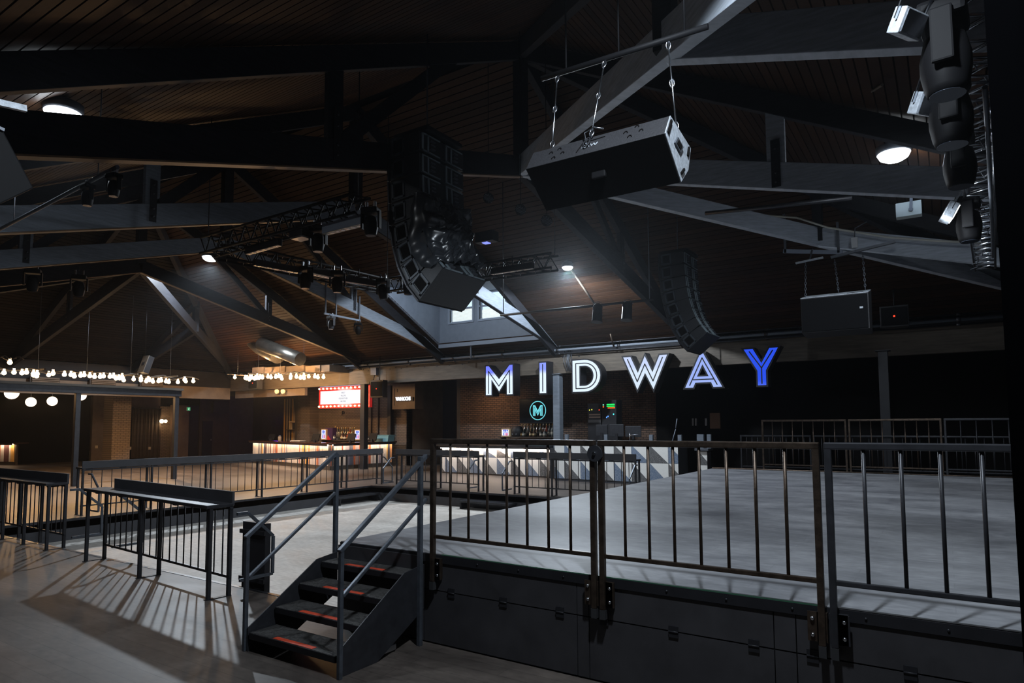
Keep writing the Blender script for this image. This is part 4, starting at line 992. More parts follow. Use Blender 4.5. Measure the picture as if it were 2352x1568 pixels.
par_can(onY(1441, 700, 14), 'black can light on the thin pipe, right one', 1.25)
# strut frame on the truss beside the dormer, with two heads
uf = thing('hanging_bracket', 'pale blue grey strut frame hung on the truss left of the dormer', 'bracket', (-16.9, 15.3, 5.6))
for y in (14.55, 15.0, 16.05): MB().bar((-16.95, y, 5.62), (-16.95, y, 6.75 if y < 16 else 6.45), .04, .04, up=(0, 1, 0)).build('strut', M['galv'], uf)
MB().bar((-16.95, 14.5, 5.63), (-16.95, 16.1, 5.6), .05, .06).build('cross_bar', M['dormer'], uf)
moving_head((-16.9, 14.75, 5.56), 'grey moving head under the strut frame left of the dormer', .75, 0, 0, m_=M['charcoal'])
moving_head((-16.9, 15.95, 5.5), 'small dark moving head at the right end of the strut frame', .72, 40, 20)
uf = thing('hanging_bracket', 'white grey strut frame hung on the jack beam at right', 'bracket', (-2.3, 15.55, 5.5))
MB().bar((-2.86, 15.6, 5.78), (-2.86, 15.6, 6.68), .05, .05, up=(0, 1, 0)).build('strut', M['galv'], uf)
MB().bar((-1.78, 15.6, 5.62), (-1.78, 15.6, 6.3), .05, .05, up=(0, 1, 0)).build('strut', M['galv'], uf)
MB().bar((-2.9, 15.6, 5.83), (-1.7, 15.6, 5.62), .05, .08).build('cross_bar', M['trimgrey'], uf)
conduit(onY(1620, 490, 13), onY(1957, 455, 13), 'grey strut rising to the right above the jack beam', .04, M['blacksteel'], 'strut')
# cables and outlet on the right beams
cp_ = [onY(x, y, 15.5) for x, y in ((1700, 490), (1830, 500), (1900, 522), (1960, 532), (2040, 545), (2150, 553), (2260, 558))]
tag(MB().tube(cp_, .022, 6).build('cable', mat('pale cable', (.5, .5, .45), .5)), 'pale cable lying along the jack beam at right', 'cable')
ob = thing('outlet_box', 'white outlet box hanging on the jack beam at right', 'box', onY(1963, 560, 15.45))
c = onY(1963, 556, 15.45); MB().box(c + Vector((-.06, -.03, -.12)), c + Vector((.06, .03, .1))).build('box', mat('white plastic', (.6, .63, .66), .4), ob, .01)
MB().tube([c + Vector((0, 0, .1)), c + Vector((.02, 0, .3)), c + Vector((.25, 0, .4))], .012, 6).build('cable', M['galv'], ob)

# right hand bright truss with big moving heads
V0, V1 = onZ(2212, -60, 4.9), onZ(2262, 600, 4.9)
lattice(V0, V1, 'bright aluminium lattice truss running away along the right edge', .30, .36, M['chrome'], rc=.02, rb=.014)
cm = MB()
for k in range(26):
    a = V0.lerp(V1, .08 + k * .034) + Vector((random.uniform(-.1, .1), 0, random.uniform(-.12, .1))); b = a + Vector((random.uniform(-.12, .12), random.uniform(.1, .35), random.uniform(-.2, .1)))
    cm.tube([a, a.lerp(b, .5) + Vector((.05, 0, -.08)), b], .007, 5)
tag(cm.build('cable_bundle', M['galv']), 'tangle of cables on the bright right hand truss', 'cable')['kind'] = 'stuff'
for i, (px, py, sc) in enumerate(((2165, 20, 1.15), (2178, 165, 1.15), (2200, 300, 1.05), (2222, 455, 1.05))):
    q = onZ(px, py, 4.78)
    moving_head(q, ['large black moving head at the top right, nearest on the bright truss', 'large black moving head on the bright truss, second from the top right', 'large moving head on the bright truss in front of the grey beam', 'moving head on the bright truss behind the grey beam'][i], sc * .95, 85, 0)
def work_light(p, label, s=1, yaw=0, lit=False):
    p = Vector(p); t = thing('work_light', label, 'stage light', p)
    Rm = Matrix.Rotation(R(yaw), 3, 'Z') @ Matrix.Rotation(R(28), 3, 'X')
    m = MB(); m.box((-.13 * s, -.05 * s, -.09 * s), (.13 * s, .05 * s, .09 * s)); m.v = [p + Rm @ v for v in m.v]; m.build('body', M['speakermetal'], t, .008)
    m = MB(); m.box((-.11 * s, -.058 * s, -.075 * s), (.11 * s, -.05 * s, .075 * s)); m.v = [p + Rm @ v for v in m.v]
    m.build('glass', emis('work light glow', (.85, .93, 1), 25) if lit else M['chrome'], t)
    m = MB(); m.bar((-.15 * s, .0, 0), (-.15 * s, .0, .2 * s), .02, .01); m.bar((.15 * s, 0, 0), (.15 * s, 0, .2 * s), .02, .01); m.bar((-.15 * s, 0, .2 * s), (.15 * s, 0, .2 * s), .02, .01); m.v = [p + Rm @ v for v in m.v]
    m.build('bracket', M['chrome'], t)
    return t
work_light(onZ(2085, 55, 4.6), 'white grey work light at the top right corner', .9, 60)
work_light(onZ(2128, 240, 4.55), 'grey work light clamped on the bright truss beside the second moving head', .95, 50)
work_light(onZ(2180, 488, 4.5), 'lit work light glowing white behind the grey beam end', 1.1, 100, True)
light('work_light_lamp', 'SPOT', onZ(2165, 492, 4.45) + Vector((-.25, -.1, -.1)), 60, COOL, .05, (0, R(-60), 0), 140, .6)
wf = thing('white_floodlight', 'pale green white floodlight box hanging under the grey beam', 'stage light', onY(2086, 480, 11.6))
c = onY(2087, 481, 11.6); MB().box(c + Vector((-.17, -.05, -.11)), c + Vector((.17, .12, .11))).build('body', mat('pale enamel', (.42, .47, .46), .4), wf, .008)
MB().bar(c + Vector((.03, -.06, -.02)), c + Vector((.05, -.06, .26)), .04, .008, up=(0, 1, 0)).build('bracket', M['galv'], wf)
MB().lathe(c + Vector((.03, -.065, -.02)), [(.03, 0), (.03, .012)], 12, (0, -1, 0)).build('knob', M['galv'], wf)
MB().bar(onZ(2240, -40, 5.2) , onZ(2262, 600, 4.6), .05, .05).build('x', M['black']) if False else None
rp_ = [onZ(2262, 200, 4.6), onZ(2270, 330, 4.6), onZ(2277, 480, 4.6), onZ(2281, 590, 4.6)]
tag(MB().tube(rp_, .02, 6).build('edge_pipe', M['galv']), 'pale pipe edge catching light beside the right drape', 'pipe')

# ducts
def duct(pts, r_, label, ribs=0, m_=None):
    t = thing('duct', label, 'duct', Vector(pts[0])); MB().tube(pts, r_, 18).build('tube', m_ or M['duct'], t)
    if ribs:
        a, b = Vector(pts[0]), Vector(pts[-1]); g = MB()
        for k in range(ribs):
            c = a.lerp(b, k / ribs); g.tube([c, c + (b - a).normalized() * .03], r_ + .012, 18)
        g.build('rib', m_ or M['duct'], t)['kind'] = 'stuff'
    return t
dd = mat('dark spiral duct', (.05, .05, .055), .5, .3)
duct([onY(285, 297, 7.2), onY(880, 20, 7.2)], .36, 'large dark spiral duct crossing the upper left roof', 60, dd)
duct([onY(470, 705, 19.2), onY(545, 745, 19.2), onY(600, 795, 19.2), onY(640, 815, 19.2)], .42, 'bent silver duct above the right festoon lights', 0)
duct([onY(600, 790, 18.6), onY(690, 825, 18.6)], .30, 'short silver duct elbow lit from below above the left bar', 0)

# ------------------------------------------------------------------ striped bar
def stripe_cols(seed):
    r = random.Random(seed); pal = [(.62, .55, .5)] * 5 + [(.55, .5, .48)] * 3 + [(.30, .07, .05), (.42, .12, .06), (.75, .42, .12), (.12, .05, .05), (.28, .25, .30), (.06, .07, .11), (.6, .3, .15)]
    return r, pal
SM = {}
def smat(c):
    if c not in SM: SM[c] = mat('stripe board %d' % len(SM), c, .5, 0, .12, 6)
    return SM[c]
LED = emis('warm white led strip', (1.0, .74, .48), 60)
def striped_bar(pts, label, h=1.12, seed=1, bw=.07, led=True):
    """counter whose front follows pts (outside is on the right hand of the path)"""
    pts = [Vector((a, b, 0)) for a, b in pts]
    t = thing('bar_counter', label, 'bar counter', pts[1] if len(pts) > 2 else pts[0])
    r, pal = stripe_cols(seed); last = None
    for a, b in zip(pts[:-1], pts[1:]):
        d = (b - a).normalized(); n = Vector((d.y, -d.x, 0)); L = (b - a).length
        MB().bar(a + Vector((0, 0, .09)) - n * .10, b + Vector((0, 0, .09)) - n * .10, .12, .18).build('plinth', M['browndark'], t)
        MB().bar(a + Vector((0, 0, .62)) - n * .10, b + Vector((0, 0, .62)) - n * .10, .1, .86).build('backing', M['browndark'], t)
        MB().bar(a - d * .1 + Vector((0, 0, h + .03)) - n * .22, b + d * .1 + Vector((0, 0, h + .03)) - n * .22, .8, .06).build('counter_top', mat('polished dark counter', (.05, .022, .014), .12, 0, .3, 4, spec=.7), t, .01)
        MB().bar(a + n * .17 + Vector((0, 0, h - .03)), b + n * .17 + Vector((0, 0, h - .03)), .012, .07).build('counter_lip', M['black'], t)
        if led: MB().bar(a + n * .12 + Vector((0, 0, h - .02)), b + n * .12 + Vector((0, 0, h - .02)), .03, .014).build('led_strip', LED, t)
        k = 0; N = int(L / bw)
        first = {}
        while k < N:
            c = r.choice(pal); run = r.choice([1, 1, 2, 2, 3])
            for _ in range(run):
                if k >= N: break
                s = a + d * ((k + .5) * bw); off = n * (-.045 + r.uniform(0, .012))
                if c not in first: first[c] = MB().bar(s + off + Vector((0, 0, .18)), s + off + Vector((0, 0, h - .03)), bw * .92, .03, up=n).build('front_board', smat(c), t, loc=s + off)
                else: inst(first[c], t, s + off)
                k += 1
    return t
striped_bar([(-31.0, 21.8), (-22.5, 19.72), (-22.3, 23.4)], 'bar counter with glowing multicoloured vertical boards, under the marquee board', seed=4)
striped_bar([(-44.5, 12.8), (-39.8, 14.2)], 'small striped bar counter glowing yellow at the far left edge', h=1.1, seed=9, bw=.12)
# helper for things standing on the counter
CT = 1.18
def screen_pos(p, label, wx=.34, hz=.3):
    t = thing('till_screen', label, 'till', p); x, y, z = p
    MB().box((x - .05, y - .05, z), (x + .05, y + .05, z + .12)).build('stand', M['black'], t)
    MB().prism([(-.02, .06), (.10, .10 + hz), (.13, .08 + hz), (.03, .04)], (x - wx / 2, y, z), (0, 1, 0), (0, 0, 1), (wx, 0, 0)).build('screen', M['fixture'], t, .005)
screen_pos((-24.6, 20.6, CT), 'black till screen left of the counter corner', .5, .3)
screen_pos((-22.55, 20.9, CT), 'black till screen on the counter below the bottles', .5, .3)
screen_pos((-22.6, 22.3, CT), 'black till screen on the counter in front of the black column', .5, .3)
screen_pos((-29.2, 21.6, CT), 'dim till screen at the left end of the striped bar', .45, .25)
tb = thing('tub', 'pale teal plastic tub at the right end of the striped bar', 'tub', (-22.4, 23.0, CT))
tm = mat('teal plastic', (.16, .34, .40), .4)
a, b = onY(868, 1010, 23.0).x, onY(901, 1010, 23.0).x
MB().prism([(a + .06, 0), (b - .06, 0), (b, .3), (a, .3)], (0, 22.75, CT), (1, 0, 0), (0, 0, 1), (0, .42, 0)).build('tub', tm, tb, .01)
MB().box((a - .02, 22.73, CT + .28), (b + .02, 23.19, CT + .31)).build('rim', tm, tb, .005)
paper = mat('white paper', (.75, .73, .7), .6)
pp = thing('paper_stack', 'stack of white papers lying on the left part of the striped bar', 'paper', (-26.8, 21.3, CT))
for k in range(3): MB().box((-27.15 + k * .05, 21.2 - k * .02, CT + k * .02), (-26.4 + k * .03, 21.5, CT + k * .02 + .018)).build('sheet', paper, pp)
jr = thing('glass_jar', 'dim glass jar near the left end of the striped bar', 'jar', (-28.6, 21.7, CT)); MB().lathe((-28.6, 21.7, CT), [(.08, 0), (.09, .02), (.09, .2), (.06, .24)], 14).build('body', mat('dull glass', (.25, .2, .16), .1), jr)
MB().lathe((-28.6, 21.7, CT + .24), [(.065, 0), (.065, .04)], 14).build('lid', M['galv'], jr)
nb = thing('napkin_holder', 'dark napkin holder with white napkins right of the black column', 'napkin holder', (-22.2, 22.75, CT))
q = onY(851, 1000, 22.7); MB().box((q.x - .14, 22.6, CT), (q.x + .14, 22.8, CT + .26)).build('holder', M['black'], nb, .01); MB().box((q.x - .1, 22.585, CT + .08), (q.x + .1, 22.6, CT + .16)).build('napkins', paper, nb)

# bottles
def bottle(loc, h, r_, cols, label, group):
    x, y, z = loc; t = thing('bottle', label, 'bottle', loc, group)
    g = mat('bottle glass %s' % (str(cols[0])), cols[0], .08, 0, spec=.8) if cols[0] not in SM else SM[cols[0]]; SM[cols[0]] = g
    MB().lathe((x, y, z), [(r_ * .9, 0), (r_, .02), (r_, h * .55), (r_ * .35, h * .72), (r_ * .3, h * .9)], 10).build('glass', g, t)
    l_ = SM.setdefault(('lab', cols[1]), mat('bottle label %s' % str(cols[1]), cols[1], .6)); MB().lathe((x, y, z + h * .14), [(r_ * 1.03, 0), (r_ * 1.03, h * .25)], 10).build('paper_label', l_, t)
    c_ = SM.setdefault(('cap', cols[2]), mat('bottle cap %s' % str(cols[2]), cols[2], .35, .4)); MB().lathe((x, y, z + h * .9), [(r_ * .34, 0), (r_ * .34, h * .1), (r_ * .12, h * .14)], 8).build('cap', c_, t)
    return t
GL = [(.03, .035, .03), (.05, .02, .01), (.12, .13, .13), (.02, .03, .045), (.25, .04, .02)]
LB = [(.6, .5, .3), (.55, .55, .5), (.05, .05, .05), (.5, .3, .1)]
CPc = [(.5, .35, .12), (.6, .45, .2), (.4, .2, .05), (.5, .5, .45)]
def shelf(x0, x1, y, z, label, d=.3):
    t = thing('shelf', label, 'shelf', ((x0 + x1) / 2, y, z)); MB().box((x0, y - .04, z - .04), (x1, y + d, z)).build('board', M['browndark'], t, .004)
    for x in (x0 + .1, x1 - .1): MB().prism([(0, 0), (d - .02, 0), (d - .02, -.25)], (x - .01, y, z - .04), (0, 1, 0), (0, 0, 1), (.02, 0, 0)).build('bracket', M['black'], t)
    return t
zb = onY(790, 1010, 23.5).z
xa, xb = onY(735, 1000, 23.5).x, onY(832, 1000, 23.5).x
shelf(xa, xb, 23.5, zb, 'dark back bar shelf below the marquee board', .38)
names = ['first', 'second', 'third', 'fourth', 'fifth', 'sixth', 'seventh', 'eighth', 'ninth', 'tenth']
rb_ = random.Random(5)
for k in range(10):
    x = onY(768.5 + k * 4.9, 1000, 23.72).x
    gi = [0, 2, 0, 0, 3, 0, 0, 4, 2, 2][k]
    bottle((x, 23.76, zb), .62 if k != 0 else .68, .085, (GL[gi], LB[[2, 2, 2, 2, 2, 2, 3, 2, 1, 1][k]], CPc[k % 4]), '%s bottle from the left in the back row under the marquee board' % names[k], 'back row bottles under the marquee')
for k, px in enumerate((767, 787, 793, 801, 806, 812)):
    x = onY(px, 1005, 23.58).x
    bottle((x, 23.56, zb), .36 + .06 * (k % 2), .10, (GL[[2, 1, 1, 4, 0, 0][k]], LB[[1, 0, 1, 3, 1, 1][k]], CPc[(k + 1) % 4]), '%s short labelled bottle from the left in the front row under the marquee board' % names[k], 'front row bottles under the marquee')
def beer_sign(px0, px1, py0, py1, y, label, tail=None):
    a = onY(px0, py1, y); b = onY(px1, py0, y); a.z = (zb if y > 23.3 else onY(1250, 1003, 23.3).z); t = thing('lit_sign', label, 'lit sign', (a.x, y, a.z))
    MB().box((a.x, y - .02, a.z), (b.x, y + .16, b.z)).build('case', mat('sign case', (.6, .42, .25), .5), t, .01)
    MB().box((a.x + .05, y - .03, a.z + .05), (b.x - .05, y - .02, b.z - .05)).build('lit_panel', emis('sign white', (.72, .78, 1), 1.5), t)
    W_, H_ = b.x - a.x, b.z - a.z
    blue = emis('sign blue', (.02, .07, .75), .9); pink = emis('sign pink', (.75, .12, .35), .9)
    for k, (u0, u1, v0, v1, c) in enumerate(((.28, .42, .62, .88, blue), (.48, .60, .60, .88, blue), (.66, .8, .64, .86, blue), (.25, .85, .52, .57, blue), (.28, .38, .16, .48, blue), (.44, .54, .16, .46, pink), (.60, .7, .14, .47, pink), (.74, .84, .16, .46, pink))):
        MB().box((a.x + W_ * u0, y - .034, a.z + H_ * v0), (a.x + W_ * u1, y - .03, a.z + H_ * v1)).build('lettering', c, t)
beer_sign(738, 750, 985, 1005, 23.35, 'small lit sign with blue strokes left of the marquee bar bottles')
beer_sign(815, 828, 986, 1007, 23.35, 'small lit sign with blue strokes right of the marquee bar bottles')
bx_ = onY(757, 1005, 23.5); t = thing('carton', 'colourful carton with yellow and red corner beside the left lit sign', 'carton', (bx_.x, 23.5, zb))
MB().box((bx_.x - .25, 23.42, zb), (bx_.x + .3, 23.7, zb + .62)).build('box', mat('purple navy card', (.06, .03, .12), .5), t, .01)
MB().box((bx_.x - .25, 23.41, zb), (bx_.x - .1, 23.42, zb + .3)).build('yellow_patch', mat('orange card', (.8, .35, .03), .5), t)
MB().prism([(-.12, 0), (.2, 0), (-.02, .24)], (bx_.x, 23.405, zb), (1, 0, 0), (0, 0, 1), (0, .012, 0)).build('red_patch', mat('red card', (.5, .02, .02), .5), t)

# ------------------------------------------------------------------ marquee board
my = 22.4
m0, m1 = onY(735, 938, my), onY(852, 886, my)
mx0, mx1, mz0, mz1 = m0.x, m1.x, m0.z, m1.z + .05
mq = thing('marquee_board', 'lit white marquee board with a red bulb studded frame', 'sign', ((mx0 + mx1) / 2, my, mz0))
mred = mat('marquee red', (.65, .015, .015), .4, emit=(.8, .02, .02), es=.35)
th_ = .2
for x_ in (mx0 + .6, mx1 - .6): MB().tube([(x_, my, mz1 - .05), (x_, my, 4.36)], .02, 6).build('hanger', M['black'], mq)
for nm, a, b in (('frame_top', (mx0, mz1 - th_), (mx1, mz1)), ('frame_bottom', (mx0, mz0), (mx1, mz0 + th_)), ('frame_left', (mx0, mz0 + th_), (mx0 + .06, mz1 - th_)), ('frame_right', (mx1 - .2, mz0 + th_), (mx1, mz1 - th_))):
    MB().box((a[0], my - .08, a[1]), (b[0], my + .1, b[1])).build(nm, mred, mq, .006)
MB().box((mx0 + .05, my - .03, mz0 + th_), (mx1 - .2, my + .08, mz1 - th_)).build('lit_panel', emis('marquee white', (.98, .97, 1), 1.15), mq)
MB().box((mx0 + .05, my - .06, mz1), (mx1 - .3, my + .05, mz1 + .06)).build('top_light', emis('marquee top tube', (.55, .58, .75), .9), mq)
blb = emis('marquee bulb', (1.0, .62, .30), 9)
b0 = None
ps = [(mx0 + .07 + (mx1 - mx0 - .16) * k / 12, z) for k in range(13) for z in (mz1 - .09, mz0 + .09)] + [(mx1 - .1, mz0 + .32 + .27 * k) for k in range(3)]
for x, z in ps:
    if b0 is None: b0 = MB().lathe((x, my - .08, z), [(.02, 0), (.045, .03), (.04, .07), (.01, .09)], 10, (0, -1, 0)).build('bulb', blb, mq, loc=(x, my - .08, z))
    else: inst(b0, mq, (x, my - .08, z))
pale = emis('washed out letters', (.30, .30, .36), 1.0)
xc = (mx0 + mx1 - .15) / 2
for s, z in (('WICKET', .80), ('WELCOME', .58), ('YOUR PARTY HERE', .36), ('AND MORE', .14)):
    text_mesh('lettering', s, .12, pale, mq, (xc, my - .034, mz0 + th_ + z * (mz1 - mz0 - 2 * th_) * .95), (1, 0, 0), (0, 0, 1), (0, -1, 0), .004, .62)
light('marquee_glow', 'AREA', ((mx0 + mx1) / 2, my - .2, (mz0 + mz1) / 2), 25, (1, .85, .8), .9, (R(90), 0, 0))
t = thing('wall_letters', 'two small dark characters JD on the brick below the marquee board', 'lettering', (onY(788, 948, 23.88).x, 23.88, onY(788, 951, 23.88).z))
text_mesh('letters', 'JD', .26, M['black'], t, onY(788, 951, 23.87), (1, 0, 0), (0, 0, 1), (0, -1, 0), .03, .8)
light('bar_fill_light', 'AREA', (-26, 22.8, 3.6), 30, WARM, 1.6, (0, 0, 0))  # added warm fill behind the bar, no fitting stands here

# washrooms board
wy = 23.2
a, b = onY(901, 940, wy), onY(953, 885, wy)
wb = thing('washrooms_board', 'taupe plywood box with a lit WASHROOMS sign', 'sign', (a.x, wy, a.z))
MB().box((a.x, wy, a.z), (b.x, wy + .6, b.z + .1)).build('box', M['taupe'], wb, .006)
MB().box((a.x + .3, wy + .2, b.z + .1), (b.x - .3, wy + .3, 4.36)).build('hanger', M['black'], wb)
MB().box((a.x + .12, wy - .012, a.z + .18), (a.x + .15, wy, b.z - .1)).build('slot', M['black'], wb)
MB().box((a.x + .3, wy - .01, b.z - .28), (a.x + .35, wy, b.z - .12)).build('hole', M['black'], wb)
c0_, c1_ = onY(912, 922, wy), onY(950, 911, wy)
MB().box((c0_.x, wy - .05, c0_.z), (c1_.x, wy, c1_.z)).build('sign_back', M['black'], wb)
text_mesh('lettering', 'WASHROOMS', .24, emis('white sign letters', (.9, .93, 1), 2.2), wb, ((c0_.x * .6 + c1_.x * .4) + .02, wy - .06, c0_.z + .045), (1, 0, 0), (0, 0, 1), (0, -1, 0), .01, .62, bold=.008)
# wall strips near the washrooms
for px0, px1, lb in ((852, 857, 'dark vertical pipe on the brick beside the marquee board'), (868, 871, 'thin dark vertical strip on the brick right of the marquee board')):
    tag(MB().box((onY(px0, 900, 23.85).x, 23.8, 1.2), (onY(px0 + 2.5, 900, 23.85).x, 23.88, 3.8)).build('wall_strip', M['browndark']), lb, 'wall strip')
dr = struct(MB().box((onY(948, 1050, 26.3).x, 26.28, 0), (onY(1004, 1050, 26.3).x, 26.34, onY(975, 990, 26.3).z)).build('door_1', mat('dark oxblood door', (.075, .022, .018), .5)))
MB().lathe((onY(955, 1040, 26.25).x, 26.28, 1.0), [(.04, 0), (.03, .05)], 10, (0, -1, 0)).build('door_handle', M['chrome'], dr)
light('washroom_blue', 'POINT', (onY(965, 950, 25.6).x, 25.6, 3.0), 3.5, (.1, .3, 1), .15)

# ------------------------------------------------------------------ triangle tile bar and booth
TW_ = speck_mat('white terrazzo', (.80, .79, .76), (.62, .6, .57), .12)
TB = speck_mat('blue terrazzo', (.10, .15, .24), (.35, .38, .42), .3, 160)
TG = speck_mat('charcoal terrazzo', (.075, .075, .078), (.32, .32, .32), .22, 160)
def tiled_front(t, x0, x1, y, z0, zs, pitch, phase, start):
    """rows given by zs; every tile split along the diagonal into a coloured and a white triangle"""
    for r_, (za, zb_) in enumerate(zip(zs[:-1], zs[1:])):
        x = start; c = 0
        while x < x1 - .02:
            xa, xb = max(x, x0), min(x + pitch, x1)
            if xb > xa + .03:
                g = .004; col = TB if (c + r_ + phase) % 2 == 0 else TG
                def zz(xq): return zb_ - (zb_ - za) * (xq - x) / pitch
                hi = za + (zb_ - za)
                pa = [(xa + g, za + g), (xb - g, za + g), (xb - g, max(za + g, zz(xb) - g)), (xa + g, zz(xa) - 2 * g)]
                if pa[2][1] - pa[1][1] < .002: pa = [pa[0], pa[1], pa[3]]
                MB().prism(pa, (0, y, 0), (1, 0, 0), (0, 0, 1), (0, .02, 0)).build('coloured_tile', col, t)
                pb3_ = [(xb - g, zz(xb) + g * 1.5), (xb - g, zb_ - g), (xa + g * 2, zb_ - g), (xa + g * 2, min(zb_ - g, zz(xa) + g))]
                if pb3_[2][1] - pb3_[3][1] < .002: pb3_ = pb3_[:3]
                MB().prism(pb3_, (0, y, 0), (1, 0, 0), (0, 0, 1), (0, .02, 0)).build('white_tile', TW_, t)
            x += pitch; c += 1
yb = 20.9
cbar = thing('bar_counter', 'bar counter with blue, grey and white triangle tiles under a glowing lip', 'bar counter', (-14.6, 21.2, 0))
tiled_front(cbar, -17.2, -12.12, yb, .04, (.05, .68, 1.03), .64, 1, -17.69)
MB().box((-17.2, yb + .02, 0), (-12.12, yb + .7, 1.03)).build('body', M['browndark'], cbar)
MB().box((-17.5, yb - .28, 1.10), (-12.0, yb + .75, 1.16)).build('counter_top', M['blacksteel'], cbar, .008)
MB().box((-17.3, yb - .12, 1.03), (-12.1, yb - .02, 1.10)).build('shelf_lip', M['galv'], cbar)
MB().box((-17.2, yb - .1, 1.012), (-12.15, yb - .06, 1.028)).build('led_strip', emis('soft white led strip', (1.0, .80, .66), 60), cbar)
booth = thing('booth_counter', 'sound booth counter fronted with large blue, grey and white triangle tiles', 'booth counter', (-9.3, 20.4, 0))
yB = 20.05
tiled_front(booth, -11.45, -7.02, yB, .04, (.08, .70, 1.27), .62, 0, -11.68)
MB().box((-11.45, yB + .02, 0), (-7.02, yB + .9, 1.27)).build('body', M['charcoal'], booth)
MB().box((-11.6, yB - .04, 1.27), (-6.95, yB + .95, 1.33)).build('counter_top', M['blacksteel'], booth, .008)
for px in (1297, 1388, 1492, 1558):
    x = onY(px, 1000, yB).x; MB().box((x - .06, yB + .1, 1.33), (x + .06, yB + .2, 1.60)).build('divider_post', M['beamgrey'], booth, .006)
sb = thing('side_counter', 'narrow counter end with a strip of triangle tiles right of the booth', 'counter', (-6.1, 20.2, 0))
a, b = onY(1606, 1040, 20.1).x, onY(1624, 1040, 20.1).x
tiled_front(sb, a, b, 20.1, 0, (.08, .68, 1.10), .4, 0, a - .05)
MB().box((a, 20.12, 0), (b, 20.5, 1.1)).build('body', M['charcoal'], sb)
MB().box((a - .12, 20.02, 1.12), (b + .06, 20.55, 1.19)).build('counter_top', M['galv'], sb, .006)
for px, w_ in ((1608, .1), (1628, .06)):
    x = onY(px, 1000, 20.15).x; MB().box((x - w_, 20.14, 1.19), (x + w_, 20.25, 1.62)).build('divider_post', M['beamgrey'], sb)
# things on the booth counter and racks behind it
def rack(px0, px1, py0, py1, y, label, rows):
    a, b = onY(px0, py1, y), onY(px1, py0, y); t = thing('equipment_rack', label, 'equipment rack', (a.x, y, 0))
    MB().box((a.x, y, 0), (b.x, y + .5, b.z)).build('case', M['black'], t, .008)
    for u0, u1, v, hh, c, st in rows:
        W_, H_ = b.x - a.x, b.z - a.z
        MB().box((a.x + W_ * u0, y - .012, a.z + H_ * v), (a.x + W_ * u1, y, a.z + H_ * (v + hh))).build('indicator' if st else 'unit_panel', emis('led %s%s' % (c, v), c, st) if st else mat('rack unit', c, .4, .5), t)
rack(1350, 1380, 926, 974, 21.6, 'black equipment rack with pale unit fronts behind the booth', [(.12, .95, .43, .07, (.35, .25, .2), 0), (.12, .95, .30, .07, (.38, .28, .23), 0), (.05, .98, .08, .14, (.16, .16, .17), 0), (.12, .17, .66, .05, (.9, .9, .1), 1.5), (.3, .35, .68, .05, (.9, .9, .1), 1.5), (.85, .9, .66, .05, (1, .05, .02), 2)])
rack(1383, 1415, 918, 974, 21.6, 'black equipment rack with green and red level lights', [(.08, .14, .78, .05, (.2, 1, .5), 2), (.35, .9, .79, .05, (.02, .8, .12), 1.6), (.35, .9, .715, .05, (.02, .75, .1), 1.4), (.08, .14, .70, .05, (1, .15, .02), 2), (.42, .92, .655, .035, (1, .12, .01), 1.6), (.4, .46, .30, .05, (.1, .3, 1), 2), (.3, .36, .26, .05, (.1, .3, 1), 2), (.78, .85, .38, .06, (.1, .8, .8), 1.5)])
def desk_monitor(px0, px1, py0, py1, y, label):
    a, b = onY(px0, py1, y), onY(px1, py0, y); t = thing('desk_monitor', label, 'monitor', ((a.x + b.x) / 2, y, 1.33))
    MB().box((a.x, y, a.z), (b.x, y + .05, b.z)).build('back_shell', M['blacksteel'], t, .012)
    MB().box(((a.x + b.x) / 2 - .05, y + .05 - .08, 1.33), ((a.x + b.x) / 2 + .05, y + .02, a.z + .1)).build('stand', M['black'], t)
    MB().box(((a.x + b.x) / 2 - .14, y - .1, 1.33), ((a.x + b.x) / 2 + .14, y + .12, 1.345)).build('foot', M['black'], t)
desk_monitor(1369, 1395, 975, 1000, 20.5, 'dark monitor on the booth counter, left one')
desk_monitor(1400, 1432, 974, 1002, 20.5, 'dark monitor on the booth counter, middle one with a bright top edge')
desk_monitor(1436, 1472, 978, 1003, 20.5, 'dark framed monitor on the booth counter, right one')
ma = thing('monitor_arm', 'bright metal monitor arm on the booth counter', 'bracket', onY(1446, 1008, 20.35)); c = onY(1446.5, 1006, 20.35)
MB().tube([(c.x, 20.35, 1.33), (c.x, 20.35, 1.66)], .014, 8).build('pole', M['chrome'], ma); MB().tube([(c.x, 20.35, 1.58), (c.x + .3, 20.35, 1.6)], .014, 8).build('arm', M['chrome'], ma)
an = thing('desk_lamp', 'thin pale articulated lamp standing at the right end of the booth', 'lamp', onY(1545, 1004, 20.3)); c = onY(1543, 1004, 20.3)
MB().lathe((c.x, 20.3, 1.33), [(.14, 0), (.13, .02), (.02, .03)], 16).build('base', M['trimgrey'], an)
MB().tube([(c.x, 20.3, 1.35), onY(1552, 985, 20.3)], .012, 6).build('lower_arm', M['trimgrey'], an); MB().tube([onY(1552, 983, 20.3), onY(1555, 961, 20.3)], .012, 6).build('upper_arm', M['trimgrey'], an)
cd_ = thing('picture_board', 'dim brown board on the dark wall right of the booth', 'board', onY(1645, 983, 23.7)); a, b = onY(1631, 984, 23.8), onY(1653, 948, 23.8)
MB().box((a.x, 23.8, a.z), (b.x, 23.9, b.z)).build('board', mat('dull brown board', (.12, .06, .035), .6), cd_, .006)
